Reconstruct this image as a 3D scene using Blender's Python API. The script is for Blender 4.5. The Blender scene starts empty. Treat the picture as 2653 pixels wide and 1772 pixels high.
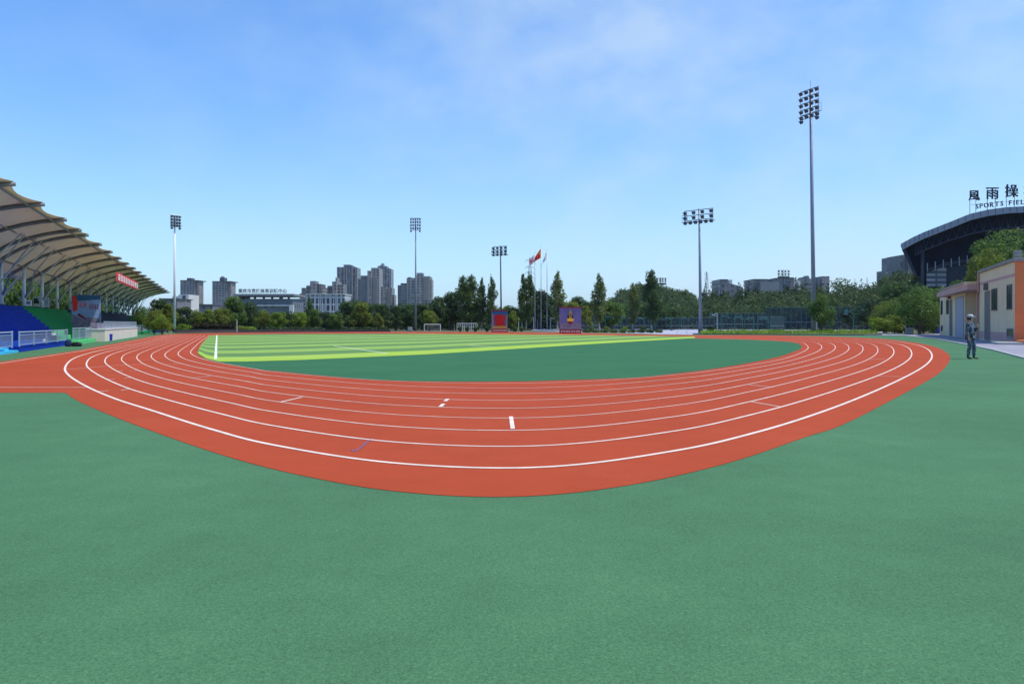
import bpy, math, random
import numpy as np
from mathutils import Vector, Matrix
random.seed(7)
R = math.radians
S = bpy.context.scene
COL = S.collection
# ------------------------------------------------------------------ camera geometry
PW, PH = 2653.0, 1772.0          # the photograph's size, used only to measure it
CX, YH = 1326.5, 836.0
F = CX / math.tan(R(35.0))
HC = 1.45                        # eye height

def G(x, y):                     # a point of flat ground seen at a pixel of the photograph
    d = y - YH
    return ((x - CX) * HC / d, F * HC / d)
def AT(x, d, z=0.0):             # a point at depth d in the direction of a column
    return ((x - CX) * d / F, d, z)
def ZY(y, d):
    return HC + (YH - y) * d / F

cam = bpy.data.cameras.new('camera')
cam.sensor_width = 36; cam.sensor_fit = 'HORIZONTAL'
cam.lens = 18 / math.tan(R(35.0))
cam.shift_y = -(PH / 2 - YH) / PW
cam.clip_start = 0.1; cam.clip_end = 8000
co = bpy.data.objects.new('camera', cam); COL.objects.link(co)
co.location = (0, 0, HC); co.rotation_euler = (R(90), 0, 0)
S.camera = co

# ------------------------------------------------------------------ materials
def nt(name):
    m = bpy.data.materials.new(name); m.use_nodes = True
    n = m.node_tree; b = n.nodes['Principled BSDF']
    return m, n, b
def L(n, a, b): n.links.new(a, b)
def N(n, t, **k):
    o = n.nodes.new(t)
    for a, v in k.items(): setattr(o, a, v)
    return o
def math_(n, op, a, b=None, c=None):
    o = N(n, 'ShaderNodeMath', operation=op)
    for i, v in enumerate((a, b, c)):
        if v is None: continue
        if isinstance(v, (int, float)): o.inputs[i].default_value = v
        else: L(n, v, o.inputs[i])
    return o.outputs[0]
def mixc(n, fac, a, b, mode='MIX'):
    o = N(n, 'ShaderNodeMix', data_type='RGBA', blend_type=mode)
    for i, v in ((0, fac), (6, a), (7, b)):
        if isinstance(v, (int, float)): o.inputs[i].default_value = v
        elif isinstance(v, tuple): o.inputs[i].default_value = (*v, 1) if len(v) == 3 else v
        else: L(n, v, o.inputs[i])
    return o.outputs[2]
def noise(n, vec, scale, detail=3, rough=.55):
    o = N(n, 'ShaderNodeTexNoise'); o.inputs['Scale'].default_value = scale
    o.inputs['Detail'].default_value = detail; o.inputs['Roughness'].default_value = rough
    if vec is not None: L(n, vec, o.inputs['Vector'])
    return o.outputs['Fac']
def ramp(n, fac, lo, hi, a=0., b=1.):
    o = N(n, 'ShaderNodeMapRange'); o.inputs[1].default_value = lo; o.inputs[2].default_value = hi
    o.inputs[3].default_value = a; o.inputs[4].default_value = b
    L(n, fac, o.inputs[0]); return o.outputs[0]
def pos(n): return N(n, 'ShaderNodeNewGeometry').outputs['Position']
def objc(n): return N(n, 'ShaderNodeTexCoord').outputs['Object']
def bump(n, b, h, strength=.3, dist=.02):
    o = N(n, 'ShaderNodeBump'); o.inputs['Strength'].default_value = strength
    o.inputs['Distance'].default_value = dist
    L(n, h, o.inputs['Height']); L(n, o.outputs[0], b.inputs['Normal'])

def mat(name, col, rough=.7, var=.18, scale=1.5, metal=0., spec=.4, fine=0.):
    m, n, b = nt(name)
    p = objc(n)
    f = noise(n, p, scale, 5, .6)
    v = ramp(n, f, .3, .7, 1 - var, 1 + var)
    o = N(n, 'ShaderNodeVectorMath', operation='SCALE')
    o.inputs[0].default_value = col; L(n, v, o.inputs['Scale'])
    L(n, o.outputs[0], b.inputs['Base Color'])
    L(n, ramp(n, f, .3, .7, max(.05, rough - .12), min(1, rough + .1)), b.inputs['Roughness'])
    b.inputs['Metallic'].default_value = metal
    b.inputs['Specular IOR Level'].default_value = spec
    if fine: bump(n, b, noise(n, p, fine, 4), .25, .01)
    m.diffuse_color = (*col, 1)
    return m

def rubber(name, col, speck, dark=.55, patch=.10):
    """poured rubber granules: fine speckle, faint patches, tiny pits"""
    m, n, b = nt(name)
    p = pos(n)
    g1 = noise(n, p, 120, 2, .7); g2 = noise(n, p, 55, 3, .7); big = noise(n, p, .35, 4, .6); big2 = noise(n, p, 2.2, 3, .6)
    v = math_(n, 'MULTIPLY', ramp(n, g1, .32, .68, 1 - speck, 1 + speck), ramp(n, g2, .3, .7, 1 - speck * .7, 1 + speck * .7))
    v = math_(n, 'MULTIPLY', v, ramp(n, big, .3, .7, 1 - patch, 1 + patch))
    v = math_(n, 'MULTIPLY', v, ramp(n, big2, .3, .7, 1 - patch * .5, 1 + patch * .5))
    o = N(n, 'ShaderNodeVectorMath', operation='SCALE'); o.inputs[0].default_value = col
    L(n, v, o.inputs['Scale'])
    wear = math_(n, 'MULTIPLY', ramp(n, noise(n, p, .8, 6, .7), .5, .78), ramp(n, noise(n, p, .11, 3), .45, .6))
    o2 = mixc(n, math_(n, 'MULTIPLY', wear, .22), o.outputs[0], tuple(min(1, x * 1.25 + .05) for x in col))
    vor = N(n, 'ShaderNodeTexVoronoi'); vor.inputs['Scale'].default_value = 9; L(n, p, vor.inputs['Vector'])
    pit = ramp(n, vor.outputs['Distance'], .03, .05, 1, 0)
    sel = ramp(n, noise(n, p, 3.1, 2), .52, .56)
    pit = math_(n, 'MULTIPLY', pit, sel)
    c = mixc(n, math_(n, 'MULTIPLY', pit, .6), o2, tuple(x * dark for x in col))
    L(n, c, b.inputs['Base Color'])
    b.inputs['Roughness'].default_value = .85; b.inputs['Specular IOR Level'].default_value = .06
    bump(n, b, g1, .35, .004)
    return m

def foliage(name, col, trans=.45):
    m, n, b = nt(name)
    p = pos(n)
    a = noise(n, p, .9, 3, .6); c = noise(n, p, 7, 2, .6)
    v = math_(n, 'MULTIPLY', ramp(n, a, .3, .7, .6, 1.4), ramp(n, c, .3, .7, .7, 1.35))
    o = N(n, 'ShaderNodeVectorMath', operation='SCALE'); o.inputs[0].default_value = col; L(n, v, o.inputs['Scale'])
    hue = mixc(n, ramp(n, noise(n, p, 1.7, 2), .4, .7, 0, .5), o.outputs[0], (col[0] * 1.5, col[1] * 1.1, col[2] * .6))
    L(n, hue, b.inputs['Base Color']); b.inputs['Roughness'].default_value = .55
    b.inputs['Specular IOR Level'].default_value = .35
    t = N(n, 'ShaderNodeBsdfTranslucent'); L(n, hue, t.inputs['Color'])
    mx = N(n, 'ShaderNodeMixShader'); mx.inputs[0].default_value = trans
    L(n, b.outputs[0], mx.inputs[1]); L(n, t.outputs[0], mx.inputs[2])
    L(n, mx.outputs[0], n.nodes['Material Output'].inputs['Surface'])
    return m

def facade(name, wall, win, fh=3.0, ww=3.3, z0=.3, z1=.78, x0=.22, x1=.72, rough=.7):
    """wall with a grid of dark windows, floors fh high, bays ww wide"""
    m, n, b = nt(name)
    p = objc(n)
    s = N(n, 'ShaderNodeSeparateXYZ'); L(n, p, s.inputs[0])
    u = math_(n, 'ADD', s.outputs[0], s.outputs[1])
    fz = math_(n, 'FRACT', math_(n, 'DIVIDE', s.outputs[2], fh)); fu = math_(n, 'FRACT', math_(n, 'DIVIDE', u, ww))
    k = math_(n, 'MULTIPLY', math_(n, 'MULTIPLY', math_(n, 'GREATER_THAN', fz, z0), math_(n, 'LESS_THAN', fz, z1)),
              math_(n, 'MULTIPLY', math_(n, 'GREATER_THAN', fu, x0), math_(n, 'LESS_THAN', fu, x1)))
    # every window its own tone: blinds, open panes
    w = N(n, 'ShaderNodeTexWhiteNoise', noise_dimensions='2D')
    cb = N(n, 'ShaderNodeCombineXYZ')
    L(n, math_(n, 'FLOOR', math_(n, 'DIVIDE', u, ww)), cb.inputs[0]); L(n, math_(n, 'FLOOR', math_(n, 'DIVIDE', s.outputs[2], fh)), cb.inputs[1])
    L(n, cb.outputs[0], w.inputs['Vector'])
    wc = mixc(n, ramp(n, w.outputs['Value'], .75, 1, 0, .8), win, tuple(min(1, x * 1.2) for x in wall))
    nz = noise(n, p, .15, 5, .6)
    o = N(n, 'ShaderNodeVectorMath', operation='SCALE'); o.inputs[0].default_value = wall
    L(n, ramp(n, nz, .3, .7, .8, 1.15), o.inputs['Scale'])
    L(n, mixc(n, k, o.outputs[0], wc), b.inputs['Base Color'])
    L(n, ramp(n, k, 0, 1, rough, .25), b.inputs['Roughness'])
    return m

MAT = {}
MAT['rubber_green'] = rubber('green_rubber', (.071, .174, .082), .25)
MAT['infield_green'] = rubber('infield_rubber', (.039, .140, .061), .12, patch=.07)
MAT['track_red'] = rubber('red_rubber', (.385, .063, .024), .10, patch=.07)
MAT['line'] = mat('line_paint', (.74, .62, .52), .8, .16, 3, 0, .08)
MAT['chalk'] = mat('pitch_line_paint', (.75, .8, .62), .7, .1, 2)
MAT['blue_chalk'] = mat('blue_chalk', (.14, .10, .22), .9, .3, 30)
MAT['steel'] = mat('galvanised_steel', (.36, .41, .45), .45, .12, 2, .6)
MAT['pale_steel'] = mat('pale_painted_steel', (.62, .68, .68), .5, .08, 2, .1)
MAT['dark_steel'] = mat('dark_painted_steel', (.055, .065, .075), .5, .2, 3, .2)
MAT['lamp_black'] = mat('lamp_housing', (.030, .040, .065), .45, .2, 4, .3)
MAT['lamp_glass'] = mat('lamp_glass', (.07, .09, .14), .25, .1, 4, .0, .5)
MAT['pole_blue'] = mat('blue_grey_pole_paint', (.27, .30, .38), .5, .1, 2, .2)
MAT['beam'] = mat('roof_beam_paint', (.19, .20, .19), .6, .15, 1.5, .1)
MAT['bark'] = mat('bark', (.10, .075, .055), .9, .35, 6, fine=14)
MAT['pale_bark'] = mat('pale_bark', (.28, .26, .22), .9, .3, 6, fine=14)
MAT['white'] = mat('white_paint', (.78, .78, .76), .6, .06, 2)
MAT['cream'] = mat('cream_render', (.68, .60, .50), .85, .07, 1.2, fine=30)
MAT['rail'] = mat('railing_steel', (.40, .48, .55), .4, .1, 3, .5)
MAT['blue_paint'] = mat('blue_step_paint', (.002, .032, .33), .75, .1, .8, 0, .12)
MAT['cyan_paint'] = mat('cyan_step_paint', (.05, .50, .80), .5, .1, .8)
MAT['green_paint'] = mat('green_step_paint', (.010, .24, .062), .75, .12, .8, 0, .12)
MAT['lime_paint'] = mat('lime_step_paint', (.09, .58, .17), .5, .12, .8)
MAT['navy'] = mat('navy_seat_plastic', (.008, .010, .036), .7, .25, 4, 0, .15)
MAT['red_cloth'] = mat('red_banner_cloth', (.68, .02, .035), .7, .1, 2)
MAT['flag_red'] = mat('red_flag_cloth', (.75, .03, .015), .7, .1, 2)
MAT['flag_white'] = mat('white_flag_cloth', (.66, .66, .72), .7, .1, 2)
MAT['yellow'] = mat('yellow_print', (.8, .55, .03), .6, .1, 3)
MAT['gold'] = mat('gold_print', (.45, .30, .04), .5, .2, 3)
MAT['board_red'] = mat('dark_red_board', (.27, .014, .022), .7, .14, 2, 0, .15)
MAT['board_blue'] = mat('blue_board_print', (.035, .125, .26), .6, .25, .8, 0, .15)
MAT['board_sky'] = mat('pale_sky_print', (.24, .36, .60), .6, .25, .7, 0, .15)
MAT['board_violet'] = mat('violet_sky_print', (.15, .145, .33), .6, .25, .6, 0, .15)
MAT['board_grey'] = mat('grey_print', (.20, .19, .25), .6, .4, 3, 0, .15)
MAT['black'] = mat('black_cloth', (.012, .012, .016), .7, .3, 6)
MAT['blue_plastic'] = mat('blue_bin_plastic', (.01, .035, .42), .35, .15, 3)
MAT['glass'] = mat('dark_window_glass', (.018, .024, .045), .12, .3, 2, 0, .6)
MAT['concrete'] = mat('concrete', (.42, .41, .38), .9, .12, 1.1, fine=20)
MAT['net'] = mat('net_green', (.02, .10, .075), .8, .2, 2)
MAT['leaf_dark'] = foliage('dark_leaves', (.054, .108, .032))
MAT['leaf_mid'] = foliage('green_leaves', (.10, .185, .034))
MAT['leaf_blue'] = foliage('blue_green_leaves', (.036, .076, .038))
MAT['leaf_olive'] = foliage('olive_leaves', (.16, .215, .03))
MAT['leaf_light'] = foliage('light_green_leaves', (.17, .27, .025))
MAT['leaf_poplar'] = foliage('poplar_leaves', (.085, .145, .04))
MAT['leaf_pale'] = foliage('pale_poplar_leaves', (.15, .20, .06))
MAT['leaf_hedge'] = foliage('brown_hedge_leaves', (.038, .030, .016))
MAT['leaf_far'] = foliage('wood_leaves', (.066, .112, .040))

# ------------------------------------------------------------------ mesh builder
class MB:
    def __init__(s): s.v = []; s.f = []; s.m = []
    def add(s, vs, fs, mi=0):
        o = len(s.v); s.v += [tuple(v) for v in vs]; s.f += [tuple(i + o for i in f) for f in fs]; s.m += [mi] * len(fs); return s
    def box(s, c, d, rz=0, mi=0, tilt=None):
        hx, hy, hz = d[0] / 2, d[1] / 2, d[2] / 2
        vs = [Vector((x, y, z)) for z in (-hz, hz) for x, y in ((-hx, -hy), (hx, -hy), (hx, hy), (-hx, hy))]
        if tilt is not None: vs = [tilt @ v for v in vs]
        c_, s_ = math.cos(rz), math.sin(rz)
        vs = [(c[0] + v.x * c_ - v.y * s_, c[1] + v.x * s_ + v.y * c_, c[2] + v.z) for v in vs]
        return s.add(vs, [(3, 2, 1, 0), (4, 5, 6, 7), (0, 1, 5, 4), (1, 2, 6, 5), (2, 3, 7, 6), (3, 0, 4, 7)], mi)
    def bx(s, x0, x1, y0, y1, z0, z1, mi=0):
        return s.box(((x0 + x1) / 2, (y0 + y1) / 2, (z0 + z1) / 2), (abs(x1 - x0), abs(y1 - y0), abs(z1 - z0)), 0, mi)
    def tube(s, pts, r, n=8, mi=0, caps=True):
        pts = [Vector(p) for p in pts]
        rs = r if isinstance(r, (list, tuple)) else [r] * len(pts)
        o = len(s.v); K = len(pts)
        for i, p in enumerate(pts):
            t = (pts[min(i + 1, K - 1)] - pts[max(i - 1, 0)])
            t = t.normalized() if t.length > 1e-9 else Vector((0, 0, 1))
            a = t.cross(Vector((0, 0, 1)) if abs(t.z) < .95 else Vector((1, 0, 0))).normalized(); b = t.cross(a)
            for k in range(n):
                w = 2 * math.pi * k / n
                s.v.append(tuple(p + (a * math.cos(w) + b * math.sin(w)) * rs[i]))
        for i in range(K - 1):
            for k in range(n):
                s.f.append((o + i * n + k, o + i * n + (k + 1) % n, o + (i + 1) * n + (k + 1) % n, o + (i + 1) * n + k)); s.m.append(mi)
        if caps:
            s.f.append(tuple(o + k for k in range(n))[::-1]); s.m.append(mi)
            s.f.append(tuple(o + (K - 1) * n + k for k in range(n))); s.m.append(mi)
        return s
    def prism(s, poly, z0, z1, mi=0):
        k = len(poly)
        vs = [(x, y, z0) for x, y in poly] + [(x, y, z1) for x, y in poly]
        fs = [tuple(range(k))[::-1], tuple(range(k, 2 * k))] + [(i, (i + 1) % k, k + (i + 1) % k, k + i) for i in range(k)]
        return s.add(vs, fs, mi)
    def vprism(s, poly, y0, y1, mi=0):              # outline in x,z; thickness along y
        k = len(poly)
        vs = [(x, y0, z) for x, z in poly] + [(x, y1, z) for x, z in poly]
        fs = [tuple(range(k)), tuple(range(k, 2 * k))[::-1]] + [(i, k + i, k + (i + 1) % k, (i + 1) % k) for i in range(k)]
        return s.add(vs, fs, mi)
    def lathe(s, prof, n=16, c=(0, 0, 0), mi=0):
        o = len(s.v)
        for r, z in prof:
            for k in range(n):
                w = 2 * math.pi * k / n; s.v.append((c[0] + r * math.cos(w), c[1] + r * math.sin(w), c[2] + z))
        for i in range(len(prof) - 1):
            for k in range(n):
                s.f.append((o + i * n + k, o + i * n + (k + 1) % n, o + (i + 1) * n + (k + 1) % n, o + (i + 1) * n + k)); s.m.append(mi)
        s.f.append(tuple(o + k for k in range(n))[::-1]); s.m.append(mi)
        s.f.append(tuple(o + (len(prof) - 1) * n + k for k in range(n))); s.m.append(mi)
        return s
    def grid(s, rows, mi=0):
        o = len(s.v); h = len(rows); w = len(rows[0])
        for r in rows: s.v += [tuple(p) for p in r]
        for i in range(h - 1):
            for j in range(w - 1):
                s.f.append((o + i * w + j, o + i * w + j + 1, o + (i + 1) * w + j + 1, o + (i + 1) * w + j)); s.m.append(mi)
        return s
    def build(s, name, mats, parent=None, smooth=False, bevel=0, solid=0, coll=True):
        me = bpy.data.meshes.new(name)
        me.from_pydata(s.v, [], s.f)
        if not isinstance(mats, (list, tuple)): mats = [mats]
        for m in mats: me.materials.append(MAT[m] if isinstance(m, str) else m)
        if len(mats) > 1: me.polygons.foreach_set('material_index', s.m)
        if smooth: me.polygons.foreach_set('use_smooth', [True] * len(me.polygons))
        me.update()
        o = bpy.data.objects.new(name, me); COL.objects.link(o)
        if parent is not None: o.parent = parent
        if solid:
            d = o.modifiers.new('solid', 'SOLIDIFY'); d.thickness = solid; d.offset = 0
        if bevel:
            d = o.modifiers.new('bevel', 'BEVEL'); d.width = bevel; d.segments = 2; d.limit_method = 'ANGLE'
        return o

def tag(o, label, cat, group=None):
    o['label'] = label; o['category'] = cat
    if group: o['group'] = group
    return o
def thing(name, label, cat, loc=(0, 0, 0), rz=0, group=None):
    o = bpy.data.objects.new(name, None); COL.objects.link(o); o.empty_display_size = .3
    o.location = (loc[0], loc[1], loc[2] if len(loc) > 2 else 0); o.rotation_euler = (0, 0, rz)
    return tag(o, label, cat, group)
def struct(name, mb, mats, **k):
    o = mb.build(name, mats, **k); o['kind'] = 'structure'; return o
def dup(root, loc=None, rz=None, scale=None, label=None, group=None):
    r = root.copy(); COL.objects.link(r)
    if loc is not None: r.location = loc
    if rz is not None: r.rotation_euler = (0, 0, rz)
    if scale is not None: r.scale = scale
    if label: r['label'] = label
    if group: r['group'] = group
    for ch in list(root.children):
        c = ch.copy(); COL.objects.link(c); c.parent = r
        for g in list(ch.children):
            d = g.copy(); COL.objects.link(d); d.parent = c
    return r

def catmull(pts, k=10):
    P = [Vector(p) for p in pts]; out = []
    P = [P[0] * 2 - P[1]] + P + [P[-1] * 2 - P[-2]]
    for i in range(1, len(P) - 2):
        a, b, c, d = P[i - 1:i + 3]
        # centripetal
        t0 = 0; t1 = t0 + max((b - a).length, 1e-6) ** .5; t2 = t1 + max((c - b).length, 1e-6) ** .5; t3 = t2 + max((d - c).length, 1e-6) ** .5
        for j in range(k):
            t = t1 + (t2 - t1) * j / k
            A1 = a * ((t1 - t) / (t1 - t0)) + b * ((t - t0) / (t1 - t0)); A2 = b * ((t2 - t) / (t2 - t1)) + c * ((t - t1) / (t2 - t1)); A3 = c * ((t3 - t) / (t3 - t2)) + d * ((t - t2) / (t3 - t2))
            B1 = A1 * ((t2 - t) / (t2 - t0)) + A2 * ((t - t0) / (t2 - t0)); B2 = A2 * ((t3 - t) / (t3 - t1)) + A3 * ((t - t1) / (t3 - t1))
            out.append(B1 * ((t2 - t) / (t2 - t1)) + B2 * ((t - t1) / (t2 - t1)))
    out.append(P[-2]); return out

def sheet(poly, z):
    """flat polygon, triangulated robustly"""
    from mathutils.geometry import tessellate_polygon
    vs = [Vector((p[0], p[1], 0)) for p in poly]
    b = MB(); tris = tessellate_polygon([vs])
    fs = []
    for t in tris:
        a, c, d = (vs[i] for i in t)
        fs.append(tuple(t) if (c - a).cross(d - a).z > 0 else tuple(t)[::-1])
    b.add([(p[0], p[1], z) for p in poly], fs); return b
def ribbon(path, w, z, mb=None):
    mb = mb or MB(); P = [Vector((p[0], p[1])) for p in path]; rows = []
    for i, p in enumerate(P):
        t = (P[min(i + 1, len(P) - 1)] - P[max(i - 1, 0)]).normalized(); q = Vector((-t.y, t.x)) * w / 2
        rows.append([(p.x - q.x, p.y - q.y, z), (p.x + q.x, p.y + q.y, z)])
    # face up
    return mb.grid(rows) if True else mb
# ------------------------------------------------------------------ sky, sun
SUN_EL, SUN_DIR = R(64), Vector((.97, -.16, 0)).normalized()
w = bpy.data.worlds.new('World'); S.world = w; w.use_nodes = True
n = w.node_tree; bg = n.nodes['Background']
sky = N(n, 'ShaderNodeTexSky', sky_type='NISHITA'); sky.sun_disc = False
sky.sun_elevation = SUN_EL; sky.sun_rotation = math.atan2(SUN_DIR.x, SUN_DIR.y)
sky.altitude = 0; sky.air_density = 1.0; sky.dust_density = .3; sky.ozone_density = 3.0
g = N(n, 'ShaderNodeTexCoord').outputs['Generated']
sx = N(n, 'ShaderNodeSeparateXYZ'); L(n, g, sx.inputs[0])
hsv = N(n, 'ShaderNodeHueSaturation'); hsv.inputs['Saturation'].default_value = 1.25; hsv.inputs['Value'].default_value = .97; L(n, sky.outputs[0], hsv.inputs['Color'])
up = math_(n, 'MAXIMUM', sx.outputs[2], 0.0)
hz = math_(n, 'POWER', 2.718, math_(n, 'MULTIPLY', up, -5.5))          # pale air low over the horizon
hz = math_(n, 'MULTIPLY', hz, math_(n, 'ADD', .86, math_(n, 'MULTIPLY', sx.outputs[0], .14)))
tint = mixc(n, 1.0, hsv.outputs[0], (.70, .94, 1.14), 'MULTIPLY')
c0 = mixc(n, hz, tint, (2.65, 3.5, 4.35))
mp = N(n, 'ShaderNodeMapping'); mp.inputs['Scale'].default_value = (1, 1, 1.6); mp.inputs['Rotation'].default_value = (0, R(18), R(20)); L(n, g, mp.inputs[0])
c1 = noise(n, mp.outputs[0], 1.7, 6, .55); c2 = noise(n, mp.outputs[0], 8.5, 5, .55)
cl = math_(n, 'MULTIPLY', ramp(n, c1, .42, .66), ramp(n, c2, .3, .65, .35, 1))
cl = math_(n, 'MULTIPLY', cl, math_(n, 'ADD', .44, math_(n, 'MULTIPLY', sx.outputs[0], .58)))
cm = mixc(n, cl, c0, (3.3, 4.0, 4.5))
L(n, cm, bg.inputs['Color']); bg.inputs['Strength'].default_value = .15
sl = bpy.data.lights.new('sun', 'SUN'); sl.energy = 2.9; sl.angle = R(.53); sl.color = (1, .94, .84)
so = bpy.data.objects.new('sun', sl); COL.objects.link(so)
sv = Vector((SUN_DIR.x * math.cos(SUN_EL), SUN_DIR.y * math.cos(SUN_EL), math.sin(SUN_EL)))
so.rotation_euler = (-sv).to_track_quat('-Z', 'Y').to_euler(); so.location = sv * 60
S.view_settings.view_transform = 'Standard'; S.view_settings.look = 'None'
S.view_settings.exposure = .5; S.view_settings.gamma = 1
S.cycles.max_bounces = 8; S.cycles.transparent_max_bounces = 16

# ------------------------------------------------------------------ ground
def z1(x, y): return G(x / 3.354, 840 + y / 3.354)
def z2(x, y): return G(700 + x / 3.267, 840 + y / 3.267)
def z3(x, y): return G(1400 + x / 3.267, 840 + y / 3.267)
def z4(x, y): return G(1950 + x / 3.340, 840 + y / 3.340)
def z5(x, y): return G(400 + x / 3.354, 840 + y / 3.354)
def z6(x, y): return G(1100 + x / 3.354, 840 + y / 3.354)
m, n, b = nt('far_grass')
p = pos(n)
c = mixc(n, noise(n, p, .35, 5), (.05, .085, .022), (.12, .13, .05))
c = mixc(n, ramp(n, noise(n, p, .05, 4), .4, .65), c, (.16, .14, .09))
L(n, c, b.inputs['Base Color']); b.inputs['Roughness'].default_value = .95; MAT['far_grass'] = m
struct('ground', MB().grid([[(x, y, 0) for x in (-4000, -600, 0, 600, 4000)] for y in (-300, 200, 1500, 7000)]), 'far_grass')
# green rubber apron round the track
apron = [(-70, -30), (70, -30), (70, 12), G(2760, 922), G(2653, 930), G(2575, 909), G(2500, 894), G(2430, 880), G(2350, 871.5), G(2270, 869.6), G(2150, 868.4),
         G(1950, 867.6), G(1700, 865.5), G(1400, 861), G(1000, 859.5), G(700, 861), G(440, 861.5), G(380, 864), G(300, 872), G(176, 889), G(49, 905), (-40, 20)]
struct('rubber_apron', sheet(apron, .004), 'rubber_green')

# lane lines: stations measured on the outermost, middle and innermost line
ST = [
    (z1(1500, 91), z1(1668, 93), z1(1822, 96)),
    (z1(1275, 150), z1(1520, 150), z1(1745, 150)),
    (z1(1010, 200), z1(1370, 195), z1(1695, 196)),
    (z1(805, 245), z1(1232, 248), z1(1664, 229)),
    (z1(640, 300), z1(1198, 270), z1(1655, 247)),
    (z1(565, 385), z1(1189, 296), z1(1668, 262)),
    (z1(600, 448), z1(1207, 318), z1(1700, 282)),
    (z1(760, 548), z1(1262, 354), z1(1762, 304)),
    (z1(1010, 655), z1(1450, 418), z1(1880, 332)),
    (z1(1300, 748), z1(1690, 474), z1(2060, 365)),
    (z1(1850, 922), None, z1(2200, 388)),
    (z2(0, 1023), None, z2(0, 402)),
    (z2(1143, 1190), None, z2(1143, 487)),
    (z2(2287, 1218), None, z2(2287, 500)),
    (z3(1143, 1077), None, z3(1143, 430)),
    (z4(0, 950), z4(0, 515), z4(0, 352)),
    (z4(700, 727), z4(450, 415), z4(270, 300)),
    (z4(1320, 460), z4(800, 318), z4(430, 243)),
    (z4(1515, 340), z4(925, 258), z4(475, 215)),
    (z4(1551, 268), z4(955, 216), z4(480, 200)),
    (z4(1500, 210), z4(930, 180), z4(462, 178)),
    (z4(1380, 172), z4(840, 155), z4(400, 157)),
    (z4(1100, 137), z4(600, 136), z4(200, 146)),
    (z4(500, 113), z4(100, 122), z4(-300, 132)),
    (z3(1300, 98), z3(1000, 108), z3(800, 117)),
    (G(1400, 862.5), G(1400, 865), G(1400, 868)),
    (G(900, 861), G(900, 863), G(900, 866)),
]
def lane(i):
    t = i / 8.0; out = []
    for a, mid, b_ in ST:
        if mid is None: out.append((a[0] + (b_[0] - a[0]) * t, a[1] + (b_[1] - a[1]) * t))
        else:
            q = [(1 - t) * (1 - 2 * t), 4 * t * (1 - t), t * (2 * t - 1)]
            out.append((q[0] * a[0] + q[1] * mid[0] + q[2] * b_[0], q[0] * a[1] + q[1] * mid[1] + q[2] * b_[1]))
    return catmull([(x, y, 0) for x, y in out], 12)
LANES = [lane(i) for i in range(9)]

outer = [z1(-700, 597), z1(565, 597)] + [tuple(p[:2]) for p in catmull([(*q, 0) for q in (z1(566, 598), z1(700, 680), z1(1250, 905), z1(2150, 1205), z2(450, 1322), z2(1000, 1412), z2(1700, 1464), z2(2287, 1455), z3(700, 1375), z3(1530, 1195), z3(2287, 945),
        z4(700, 905), z4(1200, 660), z4(1600, 435), z4(1695, 335), z4(1708, 285), z4(1680, 248), z4(1560, 192), z4(1330, 150), z4(1050, 124), z4(600, 106), z4(0, 96), z3(1300, 93), G(1400, 861.5), G(1000, 860), G(700, 861.6))], 8)] + \
        [G(500, 864), G(452, 865.5), z1(1440, 88), z1(1330, 105), z1(690, 226), z1(330, 280), z1(0, 328), z1(-700, 420)]
struct('running_track', sheet(outer, .008), 'track_red')
inner_pts = [z1(1828, 97), z1(1775, 160), z1(1735, 205), z1(1718, 240), z1(1722, 262), z1(1760, 288), z1(1850, 322), z1(2000, 352), z1(2348, 408), z2(0, 396), z2(850, 471), z2(1400, 488), z2(2287, 484), z3(0, 483), z3(760, 457), z3(1143, 420), z3(1530, 370), z3(2000, 282), z4(340, 245),
             z4(405, 220), z4(425, 200), z4(415, 182), z4(375, 164), z4(270, 150), z4(0, 136), z3(1300, 120), z3(800, 118), G(1400, 868), G(1000, 864.8), G(700, 865.5)]
inner = [tuple(p[:2]) for p in catmull([(*q, 0) for q in inner_pts], 8)]
struct('infield', sheet(inner, .012), 'infield_green')
# pitch: mown bands between its near touchline and the far track
m, n, b = nt('turf_light'); p = pos(n)
def turf(name, a, c2):
    m, n, b = nt(name); p = pos(n)
    f = math_(n, 'ADD', math_(n, 'MULTIPLY', noise(n, p, 1.4, 5, .7), .6), math_(n, 'MULTIPLY', noise(n, p, 18, 3, .7), .4))
    L(n, mixc(n, ramp(n, f, .35, .65), a, c2), b.inputs['Base Color']); b.inputs['Roughness'].default_value = .85
    b.inputs['Specular IOR Level'].default_value = .2
    bump(n, b, noise(n, p, 30, 3), .5, .03); MAT[name] = m
turf('turf_pale', (.215, .365, .06), (.285, .43, .09)); turf('turf_dark', (.098, .21, .055), (.13, .25, .07))
turf('turf_edge', (.30, .46, .04), (.36, .52, .06))
nearpx = [(512.3, 915), (533.7, 929.4), (566.5, 937.5), (640, 937.5), (787.6, 933), (1100, 919), (1308.7, 906.2), (1547, 891), (1800, 876)]
farpx = [(512.3, 914.8), (519, 896), (529, 884), (544, 869), (700, 867), (1100, 865.3), (1500, 868.5), (1800, 872.5)]
def ip(t, x): return float(np.interp(x, [q[0] for q in t], [q[1] for q in t]))
cols = list(np.linspace(512.5, 566, 12)) + list(np.linspace(575, 1800, 60)); b_ = MB(); NB = 24
def bandd(x, k):
    dn = F * HC / (ip(nearpx, x) - YH); df = F * HC / (ip(farpx, x) - YH)
    dl = float(np.interp(x, [512, 579, 1100, 1309, 1800], [3.3, 3.5, 4.6, 5.4, 7.5]))
    return min(dn + k * dl, max(df, dn + .01))
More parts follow.
